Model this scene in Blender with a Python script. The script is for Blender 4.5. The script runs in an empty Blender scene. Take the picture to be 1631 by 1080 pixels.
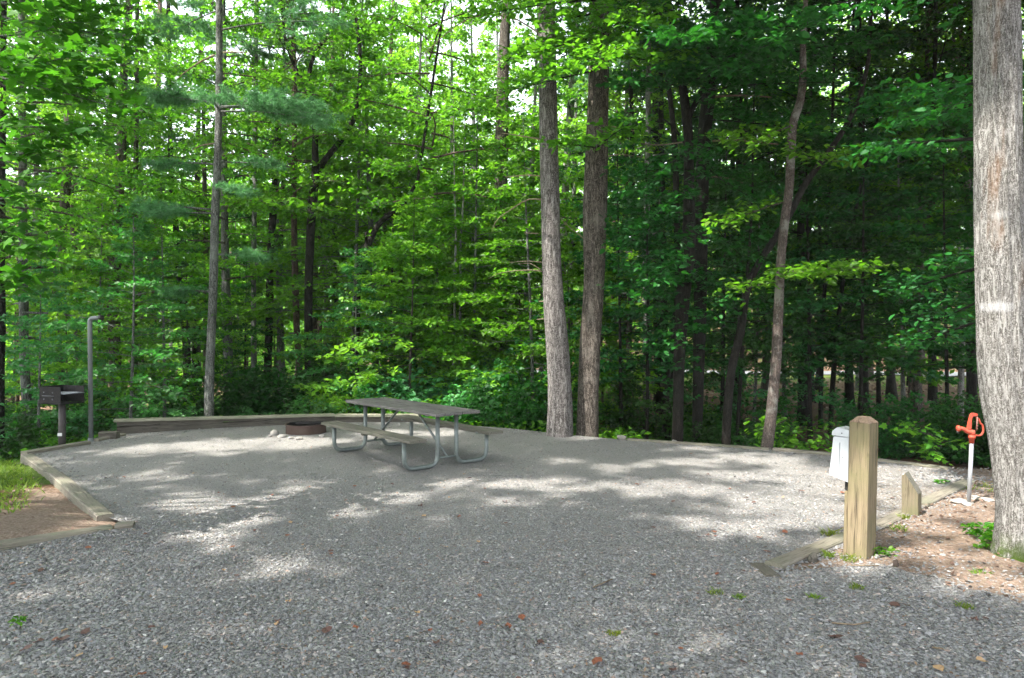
import bpy, bmesh, math, random
import numpy as np
from mathutils import Vector, Matrix

# ---------------------------------------------------------------- camera, world, sun, exposure
F, H, YH, W0, H0 = 1180.0, 1.86, 525.0, 1631.0, 1080.0      # focal length and horizon in photograph pixels, eye height in metres
sc = bpy.context.scene
C = sc.collection
cam_d = bpy.data.cameras.new('camera'); cam = bpy.data.objects.new('camera', cam_d); C.objects.link(cam)
cam.location = (0, 0, H); cam.rotation_euler = (math.radians(90), 0, 0)
cam_d.sensor_width = 36; cam_d.lens = 36*F/W0; cam_d.shift_y = (YH-H0/2)/W0
cam_d.clip_start = .05; cam_d.clip_end = 2000
sc.camera = cam
SUN_EL, SUN_AZ = 57.0, 229.0          # azimuth measured from +y clockwise: the sun stands behind the camera to the left
az = math.radians(SUN_AZ); el = math.radians(SUN_EL)
S = np.array([math.sin(az)*math.cos(el), math.cos(az)*math.cos(el), math.sin(el)])   # towards the sun
w = bpy.data.worlds.new('World'); sc.world = w; w.use_nodes = True
nt = w.node_tree; nt.nodes.clear()
sky = nt.nodes.new('ShaderNodeTexSky'); sky.sky_type = 'NISHITA'; sky.sun_disc = False
sky.sun_elevation = el; sky.sun_rotation = az; sky.dust_density = 3.0; sky.air_density = 1.0; sky.ozone_density = 0.6
bg = nt.nodes.new('ShaderNodeBackground'); bg.inputs[1].default_value = .15
wo = nt.nodes.new('ShaderNodeOutputWorld'); hz = nt.nodes.new('ShaderNodeHueSaturation'); hz.inputs['Saturation'].default_value = .35; hz.inputs['Value'].default_value = 1.15      # a milky summer sky
nt.links.new(sky.outputs[0], hz.inputs['Color']); nt.links.new(hz.outputs[0], bg.inputs[0]); nt.links.new(bg.outputs[0], wo.inputs[0])
sun_d = bpy.data.lights.new('sun', 'SUN'); sun_d.energy = 3.1; sun_d.angle = math.radians(.8); sun_d.color = (1, .95, .86)
sun = bpy.data.objects.new('sun', sun_d); C.objects.link(sun); sun.location = (-10, -10, 30)
sun.rotation_euler = Vector((-S[0], -S[1], -S[2])).to_track_quat('-Z', 'Y').to_euler()
sc.view_settings.view_transform = 'Standard'; sc.view_settings.look = 'None'; sc.view_settings.gamma = 1
sc.view_settings.exposure = 2.42
sc.cycles.max_bounces = 6; sc.cycles.diffuse_bounces = 4; sc.cycles.transmission_bounces = 4; sc.cycles.glossy_bounces = 2
sc.cycles.use_denoising = True
sc.cycles.use_adaptive_sampling = True; sc.cycles.adaptive_threshold = .02

rnd = random.Random(5)
rg = np.random.default_rng(11)
# ---------------------------------------------------------------- pixel helpers
def G(px, py, z=0.0):
    d = F*(H-z)/(py-YH)
    return ((px-W0/2)*d/F, d, z)
def A(px, py, d):
    return ((px-W0/2)*d/F, d, H-(py-YH)*d/F)
# ---------------------------------------------------------------- object helpers
def tag(o, label=None, cat=None, group=None, kind=None):
    if label: o['label'] = label
    if cat: o['category'] = cat
    if group: o['group'] = group
    if kind: o['kind'] = kind
    return o
def empty(name, loc=(0, 0, 0), rz=0.0, **k):
    o = bpy.data.objects.new(name, None); C.objects.link(o); o.location = loc; o.rotation_euler = (0, 0, rz)
    o.empty_display_size = .2
    return tag(o, **k)
def link(name, me, parent=None):
    o = bpy.data.objects.new(name, me); C.objects.link(o)
    if parent is not None: o.parent = parent
    return o
def np_mesh(name, V, Fa, mat, smooth=False, attrs=None, fattr=None):
    """V (n,3); Fa (m,k) with constant k"""
    V = np.asarray(V, np.float32); Fa = np.asarray(Fa, np.int32)
    me = bpy.data.meshes.new(name); m, k = Fa.shape
    me.vertices.add(len(V)); me.vertices.foreach_set('co', V.ravel())
    me.loops.add(m*k); me.loops.foreach_set('vertex_index', Fa.ravel())
    me.polygons.add(m); me.polygons.foreach_set('loop_start', np.arange(0, m*k, k, dtype=np.int32))
    me.polygons.foreach_set('loop_total', np.full(m, k, np.int32))
    me.polygons.foreach_set('use_smooth', np.full(m, smooth, bool))
    if fattr is not None:
        a = me.attributes.new('var', 'FLOAT', 'FACE'); a.data.foreach_set('value', np.asarray(fattr, np.float32))
    if attrs:
        for kk, vv in attrs.items():
            a = me.attributes.new(kk, 'FLOAT', 'POINT'); a.data.foreach_set('value', np.asarray(vv, np.float32))
    me.update(calc_edges=True); me.materials.append(mat)
    return me
def bm_mesh(name, bm, mat, smooth=False):
    me = bpy.data.meshes.new(name); bmesh.ops.recalc_face_normals(bm, faces=bm.faces); bm.to_mesh(me); bm.free()
    me.materials.append(mat)
    if smooth:
        for p in me.polygons: p.use_smooth = True
    return me
def auto_smooth(me, deg=35):
    me.polygons.foreach_set('use_smooth', [True]*len(me.polygons)); me.set_sharp_from_angle(angle=math.radians(deg)); return me
def add_box(bm, c, s, rot=None, bevel=0.0, seg=2):
    b = bmesh.new(); bmesh.ops.create_cube(b, size=1)
    for v in b.verts: v.co = Vector((v.co.x*s[0], v.co.y*s[1], v.co.z*s[2]))
    if bevel: bmesh.ops.bevel(b, geom=b.edges[:], offset=bevel, segments=seg, profile=.6, affect='EDGES')
    M = Matrix.Translation(c) @ (rot.to_4x4() if rot is not None else Matrix())
    merge(bm, b, M)
def merge(bm, b, M=Matrix()):
    idx = {}
    for v in b.verts: idx[v] = bm.verts.new(M @ v.co)
    for f in b.faces:
        try: bm.faces.new([idx[v] for v in f.verts])
        except ValueError: pass
    b.free()
def tube_np(pts, rad, sides=8, cap=True, rough=0.0, seed=0, flare=None):
    """tapered tube along pts; returns V, quads"""
    pts = np.asarray(pts, float); n = len(pts); rad = np.broadcast_to(np.asarray(rad, float), (n,))
    T = np.gradient(pts, axis=0); T /= np.linalg.norm(T, axis=1)[:, None]+1e-9
    ref = np.array([1., 0, 0]) if abs(T[0][0]) < .8 else np.array([0, 1., 0])
    U = np.cross(T, ref); U /= np.linalg.norm(U, axis=1)[:, None]; Wv = np.cross(T, U)
    a = np.arange(sides)/sides*2*np.pi
    r = rad[:, None]*np.ones((n, sides))
    if rough:
        g = np.random.default_rng(seed); L = np.concatenate([[0], np.cumsum(np.linalg.norm(np.diff(pts, axis=0), axis=1))])
        for k in range(5):
            m = g.integers(1, 4); r *= 1+rough*.5*np.sin(m*a[None]+g.uniform(0, 6.28)+L[:, None]*g.uniform(.3, 2.2))
        for k in range(10):
            m = g.integers(7, max(8, sides//2-1)) if sides > 18 else 3
            r *= 1+rough*(.45 if sides > 60 else .22)*np.sin(m*a[None]+g.uniform(0, 6.28)+1.2*np.sin(L[:, None]*g.uniform(.5, 5)+g.uniform(0, 6)))
    if flare is not None:
        hh, amt, m, ph = flare
        L = np.concatenate([[0], np.cumsum(np.linalg.norm(np.diff(pts, axis=0), axis=1))])
        e = np.exp(-L/hh)[:, None]
        r *= 1+amt*e*(1+.55*np.sin(m*a[None]+ph)+.3*np.sin((m+2)*a[None]+ph*2))
    V = pts[:, None]+r[..., None]*(np.cos(a)[None, :, None]*U[:, None]+np.sin(a)[None, :, None]*Wv[:, None])
    V = V.reshape(-1, 3); i = np.arange(n-1)[:, None]*sides; j = np.arange(sides)[None]; j2 = (j+1) % sides
    Q = np.stack([i+j, i+j2, i+sides+j2, i+sides+j], -1).reshape(-1, 4)
    if cap:
        V = np.vstack([V, pts[0], pts[-1]]); b = len(V)-2
        jj = np.arange(sides); j2 = (jj+1) % sides
        Q = np.vstack([Q, np.stack([np.full(sides, b), j2, jj, jj], -1)*1, np.stack([np.full(sides, b+1), (n-1)*sides+jj, (n-1)*sides+j2, (n-1)*sides+j2], -1)])
    return V, Q
class NB:                                             # collects quads and triangles in numpy
    def __init__(s): s.V = []; s.Q = []; s.n = 0
    def add(s, V, Q): s.V.append(V); s.Q.append(np.asarray(Q)+s.n); s.n += len(V)
    def tube(s, pts, rad, sides=5, **k): s.add(*tube_np(pts, rad, sides, **k))
    def mesh(s, name, mat, smooth=True):
        V = np.vstack(s.V); Q = np.vstack(s.Q)
        me = bpy.data.meshes.new(name)
        tri = Q[:, 2] == Q[:, 3]
        tot = np.where(tri, 3, 4).astype(np.int32); start = np.concatenate([[0], np.cumsum(tot)[:-1]]).astype(np.int32)
        keep = np.ones(Q.shape, bool); keep[tri, 3] = False
        lv = Q[keep].astype(np.int32)
        me.vertices.add(len(V)); me.vertices.foreach_set('co', V.astype(np.float32).ravel())
        me.loops.add(len(lv)); me.loops.foreach_set('vertex_index', lv)
        me.polygons.add(len(Q)); me.polygons.foreach_set('loop_start', start); me.polygons.foreach_set('loop_total', tot)
        me.polygons.foreach_set('use_smooth', np.full(len(Q), smooth, bool))
        me.update(calc_edges=True); me.materials.append(mat); return me
def bez(pts, n=24):
    """smooth polyline through control points (Catmull-Rom)"""
    P = np.asarray(pts, float); P = np.vstack([2*P[0]-P[1], P, 2*P[-1]-P[-2]]); out = []
    m = len(P)-3
    for t in np.linspace(0, m-1e-6, n):
        i = int(t); u = t-i; a, b, c, d = P[i:i+4]
        out.append(.5*((2*b)+(c-a)*u+(2*a-5*b+4*c-d)*u*u+(3*b-a-3*c+d)*u**3))
    return np.array(out)
# ---------------------------------------------------------------- materials
def mat_new(name):
    m = bpy.data.materials.new(name); m.use_nodes = True; t = m.node_tree
    for n in list(t.nodes):
        if n.type != 'OUTPUT_MATERIAL': t.nodes.remove(n)
    out = [n for n in t.nodes if n.type == 'OUTPUT_MATERIAL'][0]
    return m, t, out
def N(t, typ, **k):
    n = t.nodes.new(typ)
    for a, b in k.items():
        if a in n.inputs: n.inputs[a].default_value = b
        else: setattr(n, a, b)
    return n
def ramp(t, stops, interp='LINEAR'):
    r = t.nodes.new('ShaderNodeValToRGB'); r.color_ramp.interpolation = interp; e = r.color_ramp.elements
    while len(e) > 1: e.remove(e[0])
    e[0].position = stops[0][0]; e[0].color = (*stops[0][1], 1)
    for p, c in stops[1:]:
        x = e.new(p); x.color = (*c, 1)
    return r
def mixc(t, f, a, b, mode='MIX'):
    m = t.nodes.new('ShaderNodeMix'); m.data_type = 'RGBA'; m.blend_type = mode
    for s, v in ((m.inputs[0], f), (m.inputs[6], a), (m.inputs[7], b)):
        if isinstance(v, (int, float)): s.default_value = v
        elif isinstance(v, tuple): s.default_value = (*v, 1)
        else: t.links.new(v, s)
    return m.outputs[2]
def math_(t, op, a, b=None, clamp=False):
    m = t.nodes.new('ShaderNodeMath'); m.operation = op; m.use_clamp = clamp
    for s, v in zip(m.inputs, (a, b)):
        if v is None: continue
        if isinstance(v, (int, float)): s.default_value = v
        else: t.links.new(v, s)
    return m.outputs[0]
def coords(t, scale=(1, 1, 1), space='Object'):
    tc = t.nodes.new('ShaderNodeTexCoord'); mp = t.nodes.new('ShaderNodeMapping'); mp.inputs['Scale'].default_value = scale
    t.links.new(tc.outputs[space], mp.inputs[0]); return mp.outputs[0]
def noise(t, vec, scale, detail=4, rough=.55, dist=0):
    n = N(t, 'ShaderNodeTexNoise', Scale=scale, Detail=detail, Roughness=rough, Distortion=dist); t.links.new(vec, n.inputs['Vector']); return n
def leaf_mat(name, c0, c1, trans=(.12, .30, .02), k=.42, spec=.35, rough=.5, hue=.06):
    m, t, out = mat_new(name)
    at = N(t, 'ShaderNodeAttribute', attribute_name='var'); oi = N(t, 'ShaderNodeObjectInfo')
    col = mixc(t, at.outputs['Fac'], c0, c1)
    hs = N(t, 'ShaderNodeHueSaturation'); t.links.new(col, hs.inputs['Color'])
    t.links.new(math_(t, 'ADD', math_(t, 'MULTIPLY', oi.outputs['Random'], hue), .5-hue/2), hs.inputs['Hue'])
    t.links.new(math_(t, 'ADD', math_(t, 'MULTIPLY', oi.outputs['Random'], .5), .8), hs.inputs['Value'])
    p = N(t, 'ShaderNodeBsdfPrincipled', Roughness=rough); p.inputs['Specular IOR Level'].default_value = spec
    t.links.new(hs.outputs[0], p.inputs['Base Color'])
    tr = N(t, 'ShaderNodeBsdfTranslucent'); tc = mixc(t, at.outputs['Fac'], tuple(x*.75 for x in trans), tuple(x*1.25 for x in trans))
    t.links.new(tc, tr.inputs['Color'])
    mx = N(t, 'ShaderNodeMixShader'); mx.inputs[0].default_value = k
    t.links.new(p.outputs[0], mx.inputs[1]); t.links.new(tr.outputs[0], mx.inputs[2]); t.links.new(mx.outputs[0], out.inputs[0])
    return m
M_LEAF = leaf_mat('leaf_green', (.020, .090, .008), (.085, .215, .014), trans=(.18, .50, .018), k=.46, hue=.05)
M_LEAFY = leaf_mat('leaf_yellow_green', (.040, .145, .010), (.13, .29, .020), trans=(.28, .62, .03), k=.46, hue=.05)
M_LEAFD = leaf_mat('leaf_deep_green_shaded', (.010, .055, .010), (.034, .125, .018), trans=(.035, .22, .014), k=.36)  # deep green leaves, also used to paint in shade of the right woods
M_LEAFB = leaf_mat('leaf_cool_green', (.030, .125, .033), (.075, .24, .060), trans=(.07, .36, .04), k=.38, spec=.5)
M_MAPLE = leaf_mat('maple_leaf', (.020, .080, .006), (.06, .15, .010), trans=(.08, .30, .012))
M_NEEDLE = leaf_mat('pine_needles', (.050, .150, .050), (.11, .26, .10), trans=(.13, .36, .10), k=.35)
M_GRASS = leaf_mat('grass_blades', (.06, .13, .012), (.20, .25, .03), trans=(.20, .34, .03), k=.35)
def bark_mat(name, dark, mid, light, scale=1.0, ridge=26, blotch=(.30, .30, .27), blotch_amt=.35, warm=None, blaze=None, moss=0.0, bump=.9):
    m, t, out = mat_new(name)
    v = coords(t, (1, 1, .16)); v2 = coords(t)
    oi = N(t, 'ShaderNodeObjectInfo')
    n1 = noise(t, coords(t, (1, 1, .28)), ridge*scale, 5, .65, .4)
    vv = coords(t, (1, 1, .17)); nr = noise(t, vv, ridge*1.15*scale, 3, .6, .8); nc = noise(t, coords(t, (1, 1, .8)), ridge*1.9*scale, 4, .7, .3)
    rd = math_(t, 'MULTIPLY', math_(t, 'ABSOLUTE', math_(t, 'SUBTRACT', nr.outputs['Fac'], .5)), 5.5, True)      # long furrows
    ck = math_(t, 'MULTIPLY', math_(t, 'ABSOLUTE', math_(t, 'SUBTRACT', nc.outputs['Fac'], .5)), 7, True)          # short cross cracks
    hgt = math_(t, 'ADD', math_(t, 'MULTIPLY', n1.outputs['Fac'], .42), math_(t, 'ADD', math_(t, 'MULTIPLY', rd, .32), math_(t, 'MULTIPLY', ck, .32)))
    r = ramp(t, [(.30, dark), (.48, mid), (.82, light)]); t.links.new(hgt, r.inputs[0])
    n2 = noise(t, v2, 2.2*scale, 4, .6); f2 = ramp(t, [(.52, (0, 0, 0)), (.64, (1, 1, 1))]); t.links.new(n2.outputs['Fac'], f2.inputs[0])
    col = mixc(t, math_(t, 'MULTIPLY', f2.outputs[0], blotch_amt), r.outputs[0], blotch)
    n3 = noise(t, v2, 14*scale, 3); f3 = ramp(t, [(.60, (0, 0, 0)), (.70, (1, 1, 1))]); t.links.new(n3.outputs['Fac'], f3.inputs[0])
    col = mixc(t, math_(t, 'MULTIPLY', f3.outputs[0], blotch_amt*.7), col, tuple(x*1.15 for x in blotch))
    if warm:
        n4 = noise(t, v, 5, 4); f4 = ramp(t, [(.60, (0, 0, 0)), (.70, (1, 1, 1))]); t.links.new(n4.outputs['Fac'], f4.inputs[0])
        col = mixc(t, math_(t, 'MULTIPLY', f4.outputs[0], .55), col, warm)
    if moss:
        sx = N(t, 'ShaderNodeSeparateXYZ'); t.links.new(coords(t), sx.inputs[0])
        mz = math_(t, 'MULTIPLY', math_(t, 'SUBTRACT', moss, sx.outputs['Z']), 5, True)
        nm = noise(t, v2, 9, 4); fm = ramp(t, [(.40, (0, 0, 0)), (.55, (1, 1, 1))]); t.links.new(nm.outputs['Fac'], fm.inputs[0])
        col = mixc(t, math_(t, 'MULTIPLY', mz, fm.outputs[0]), col, (.07, .11, .02))
    if blaze:
        for bx_, z, hx__, hz_, amt in blaze:
            sx = N(t, 'ShaderNodeSeparateXYZ'); t.links.new(coords(t), sx.inputs[0])
            dz = math_(t, 'DIVIDE', math_(t, 'SUBTRACT', sx.outputs['Z'], z), hz_); dx = math_(t, 'DIVIDE', math_(t, 'SUBTRACT', sx.outputs['X'], bx_), hx__)
            dd = math_(t, 'SQRT', math_(t, 'ADD', math_(t, 'MULTIPLY', dz, dz), math_(t, 'MULTIPLY', dx, dx)))
            nb = noise(t, coords(t, (1, 1, .5)), 26, 5, .75)
            fb = math_(t, 'MULTIPLY', math_(t, 'SUBTRACT', math_(t, 'ADD', math_(t, 'SUBTRACT', 1, dd), math_(t, 'MULTIPLY', nb.outputs['Fac'], 1.6)), .95), 2.2, True)
            fb = math_(t, 'MULTIPLY', fb, math_(t, 'LESS_THAN', sx.outputs['Y'], 0))
            col = mixc(t, math_(t, 'MULTIPLY', fb, amt), col, (.72, .72, .74))
    hs = N(t, 'ShaderNodeHueSaturation'); t.links.new(col, hs.inputs['Color'])
    t.links.new(math_(t, 'ADD', math_(t, 'MULTIPLY', oi.outputs['Random'], .35), .82), hs.inputs['Value'])
    p = N(t, 'ShaderNodeBsdfPrincipled', Roughness=.9); p.inputs['Specular IOR Level'].default_value = .15
    t.links.new(hs.outputs[0], p.inputs['Base Color'])
    b = N(t, 'ShaderNodeBump', Strength=bump, Distance=.03/scale); t.links.new(hgt, b.inputs['Height']); t.links.new(b.outputs[0], p.inputs['Normal'])
    t.links.new(p.outputs[0], out.inputs[0]); return m
B_BROWN = bark_mat('bark_brown', (.030, .024, .020), (.10, .085, .07), (.22, .19, .165), blotch=(.20, .19, .17), blotch_amt=.25)
B_GREY = bark_mat('bark_grey', (.05, .05, .047), (.18, .185, .175), (.33, .34, .325), blotch=(.24, .27, .25), blotch_amt=.4)
B_RED = bark_mat('bark_reddish', (.04, .027, .022), (.13, .088, .07), (.24, .17, .135), blotch=(.2, .17, .15), blotch_amt=.25)
B_DARK = bark_mat('bark_dark_shaded', (.008, .007, .006), (.023, .020, .017), (.052, .047, .040), blotch=(.06, .06, .054), blotch_amt=.3)  # near-black bark; shade of the right woods is put into its colour
B_PALE = bark_mat('bark_pale', (.10, .095, .085), (.27, .26, .24), (.42, .42, .40), ridge=14, blotch=(.45, .46, .44), blotch_amt=.5, bump=.5)
B_THIN = bark_mat('bark_thin_trunk', (.045, .035, .03), (.12, .094, .083), (.22, .18, .16), scale=1.6, blotch=(.30, .30, .27), blotch_amt=.6)
B_BIG = bark_mat('bark_oak_grey', (.085, .078, .07), (.31, .295, .28), (.46, .45, .435), scale=1.25, ridge=24, blotch=(.26, .25, .24), blotch_amt=.2,
                 warm=(.26, .14, .07), blaze=[(-.31, 2.09, .13, .06, .38), (-.31, 2.82, .09, .05, .2)], moss=.28, bump=1)
B_PINEA = bark_mat('bark_pine_plated', (.055, .048, .045), (.235, .215, .205), (.46, .44, .425), scale=1.0, ridge=20, blotch=(.28, .25, .24), blotch_amt=.3, bump=1)
B_PINEB = bark_mat('bark_pine_brown', (.04, .033, .028), (.155, .13, .11), (.35, .31, .27), scale=1.0, ridge=20, blotch=(.28, .25, .22), blotch_amt=.4, bump=1)
def simple_mat(name, col, rough=.6, metal=0.0, var=.25, vscale=12, col2=None, bump=0.0, spec=.4, stretch=(1, 1, 1), thr=None):
    m, t, out = mat_new(name); v = coords(t, stretch)
    n = noise(t, v, vscale, 5, .6)
    c2 = col2 or tuple(x*(1-var) for x in col)
    r = ramp(t, thr and [(thr[0], col), (thr[1], c2)] or [(.3, c2), (.7, col)]); t.links.new(n.outputs['Fac'], r.inputs[0])
    p = N(t, 'ShaderNodeBsdfPrincipled', Roughness=rough, Metallic=metal); p.inputs['Specular IOR Level'].default_value = spec
    t.links.new(r.outputs[0], p.inputs['Base Color'])
    if bump:
        b = N(t, 'ShaderNodeBump', Strength=bump, Distance=.01); t.links.new(n.outputs['Fac'], b.inputs['Height']); t.links.new(b.outputs[0], p.inputs['Normal'])
    t.links.new(p.outputs[0], out.inputs[0]); return m
def wood_mat(name, base, dark, axis='X', green=None, rough=.85, gscale=1.0):
    m, t, out = mat_new(name)
    st = {'X': (.06, 1, 1), 'Z': (1, 1, .06)}[axis]
    v = coords(t, st); v2 = coords(t)
    g = noise(t, v, 90*gscale, 5, .6, .6); cr = noise(t, v, 34*gscale, 3, .5, .8)
    r = ramp(t, [(.28, dark), (.5, base), (.75, tuple(min(1, x*1.25) for x in base))]); t.links.new(g.outputs['Fac'], r.inputs[0])
    fc = ramp(t, [(.33, (1, 1, 1)), (.38, (0, 0, 0))]); t.links.new(cr.outputs['Fac'], fc.inputs[0])
    col = mixc(t, math_(t, 'MULTIPLY', fc.outputs[0], .75), r.outputs[0], tuple(x*.4 for x in dark))
    n2 = noise(t, v2, 3.5, 4); f2 = ramp(t, [(.42, (0, 0, 0)), (.62, (1, 1, 1))]); t.links.new(n2.outputs['Fac'], f2.inputs[0])
    kn = N(t, 'ShaderNodeTexVoronoi', Scale=4.5, Randomness=1.0); t.links.new(coords(t, (1, 1, .6) if axis == 'Z' else (.6, 1, 1)), kn.inputs['Vector'])
    kf = math_(t, 'MULTIPLY', math_(t, 'SUBTRACT', .085, kn.outputs['Distance']), 22, True); col = mixc(t, math_(t, 'MULTIPLY', kf, .7), col, tuple(x*.5 for x in dark))
    if green: col = mixc(t, math_(t, 'MULTIPLY', f2.outputs[0], .6), col, green)
    else: col = mixc(t, math_(t, 'MULTIPLY', f2.outputs[0], .35), col, dark)
    p = N(t, 'ShaderNodeBsdfPrincipled', Roughness=rough); p.inputs['Specular IOR Level'].default_value = .2
    t.links.new(col, p.inputs['Base Color'])
    hg = math_(t, 'SUBTRACT', g.outputs['Fac'], fc.outputs[0])
    b = N(t, 'ShaderNodeBump', Strength=.5, Distance=.006); t.links.new(hg, b.inputs['Height']); t.links.new(b.outputs[0], p.inputs['Normal'])
    t.links.new(p.outputs[0], out.inputs[0]); return m
M_TIMB = wood_mat('weathered_timber', (.185, .165, .135), (.075, .066, .052), green=(.13, .135, .095))
M_TIMBD = wood_mat('dark_weathered_timber', (.105, .095, .078), (.045, .04, .034))
M_TIMBT = wood_mat('pale_cap_timber', (.27, .255, .20), (.12, .11, .085), green=(.18, .19, .13))
M_TABLE = wood_mat('grey_weathered_boards', (.15, .142, .135), (.055, .05, .047), rough=.75)
M_BENCH = wood_mat('bench_boards', (.135, .127, .105), (.06, .055, .045), green=(.105, .105, .08))
M_POST = wood_mat('treated_post_wood', (.19, .15, .095), (.08, .062, .042), axis='Z', green=(.14, .13, .065), gscale=.8)
M_POSTCAP = wood_mat('post_top_grain', (.24, .17, .12), (.12, .085, .06), axis='Z')
M_GALV = simple_mat('galvanised_pipe', (.17, .195, .185), rough=.5, metal=.4, var=.3, vscale=20)
M_BLACK = simple_mat('black_painted_steel', (.010, .010, .013), rough=.75, spec=.15, var=.4, vscale=30, col2=(.03, .026, .025))
M_RUST = simple_mat('rusty_steel', (.078, .052, .042), rough=.85, var=.5, vscale=9, col2=(.06, .035, .028), bump=.3)
M_RUSTIN = simple_mat('sooty_steel', (.02, .018, .017), rough=.9)
M_ASH = simple_mat('ash', (.10, .095, .09), rough=1, vscale=30, col2=(.02, .02, .02))
M_WHITE = simple_mat('white_enamel', (.46, .48, .50), rough=.45, var=.15, vscale=8)
M_RED = simple_mat('red_hydrant_paint', (.50, .075, .035), rough=.6, var=.3, vscale=35, col2=(.30, .05, .03))
M_STEEL = simple_mat('bright_galvanised_pipe', (.33, .34, .36), rough=.4, metal=.5, var=.15)
M_DARKMETAL = simple_mat('dark_fitting', (.03, .028, .026), rough=.5, metal=.5)
M_ROCK = simple_mat('grey_rock', (.25, .24, .225), rough=.9, vscale=14, col2=(.17, .16, .15), bump=.6)
M_CONC = simple_mat('pale_concrete', (.30, .285, .265), rough=.95, vscale=18, col2=(.26, .24, .21), bump=.5)
M_LABEL = simple_mat('paper_tag', (.6, .6, .6), rough=.7, var=.1)
M_FL1 = simple_mat('dead_leaf_rust', (.20, .075, .04), rough=.7, col2=(.16, .05, .025), vscale=40)
M_FL2 = simple_mat('dead_leaf_tan', (.45, .30, .16), rough=.7, col2=(.26, .16, .09), vscale=40)
M_FL3 = simple_mat('dead_leaf_brown', (.12, .06, .045), rough=.75, col2=(.06, .035, .03), vscale=40)
M_STICK = simple_mat('bare_branch', (.20, .15, .10), rough=.9, col2=(.10, .075, .055), vscale=20)
M_STICKP = simple_mat('pale_dead_branch', (.30, .235, .15), rough=.9, col2=(.15, .12, .08), vscale=20)

def ground_mat():
    m, t, out = mat_new('forest_floor')
    v = coords(t)
    ga = N(t, 'ShaderNodeAttribute', attribute_name='grass').outputs['Fac']; da = N(t, 'ShaderNodeAttribute', attribute_name='dirt').outputs['Fac']
    n1 = noise(t, v, 1.2, 6, .6); n2 = noise(t, v, 38, 6, .75); vo = N(t, 'ShaderNodeTexVoronoi', Scale=13.0, Randomness=1.0); t.links.new(noise_warp(t, v, .04), vo.inputs['Vector'])
    lr = ramp(t, [(0, (.045, .028, .018)), (.3, (.14, .085, .055)), (.55, (.20, .12, .075)), (.8, (.09, .055, .038)), (1, (.26, .18, .12))]); t.links.new(vo.outputs['Color'], lr.inputs[0])
    lit = mixc(t, .35, lr.outputs[0], (.07, .045, .03))
    dr = ramp(t, [(.34, (.08, .064, .054)), (.5, (.19, .152, .125)), (.68, (.34, .29, .25))]); t.links.new(n2.outputs['Fac'], dr.inputs[0])
    dcol = mixc(t, math_(t, 'MULTIPLY', n1.outputs['Fac'], .7), dr.outputs[0], (.25, .16, .11))
    gr = ramp(t, [(.3, (.035, .07, .012)), (.7, (.11, .16, .03))]); t.links.new(n2.outputs['Fac'], gr.inputs[0])
    n3 = noise(t, v, 2.6, 5, .65)
    def fuzzy(a, lo=.2): return math_(t, 'MULTIPLY', math_(t, 'SUBTRACT', math_(t, 'ADD', a, math_(t, 'MULTIPLY', n3.outputs['Fac'], .9)), .95), 4, True)
    col = mixc(t, fuzzy(da), lit, dcol); col = mixc(t, fuzzy(ga), col, gr.outputs[0])
    p = N(t, 'ShaderNodeBsdfPrincipled', Roughness=.97); p.inputs['Specular IOR Level'].default_value = .1
    t.links.new(col, p.inputs['Base Color'])
    b = N(t, 'ShaderNodeBump', Strength=.8, Distance=.03); t.links.new(math_(t, 'ADD', n2.outputs['Fac'], vo.outputs['Distance']), b.inputs['Height']); t.links.new(b.outputs[0], p.inputs['Normal'])
    t.links.new(p.outputs[0], out.inputs[0]); return m
def noise_warp(t, v, amt):
    n = noise(t, v, 6, 3); va = t.nodes.new('ShaderNodeVectorMath'); va.operation = 'MULTIPLY_ADD'
    t.links.new(n.outputs['Color'], va.inputs[0]); va.inputs[1].default_value = (amt*4,)*3; t.links.new(v, va.inputs[2]); return va.outputs[0]
STONE_RAMP = [(0, (.085, .082, .080)), (.16, (.155, .156, .162)), (.36, (.24, .24, .246)), (.54, (.19, .185, .164)), (.68, (.31, .31, .315)), (.78, (.24, .215, .19)), (.86, (.19, .195, .21)), (.91, (.38, .375, .365)), (.96, (.27, .18, .14)), (1, (.58, .57, .55))]
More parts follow.
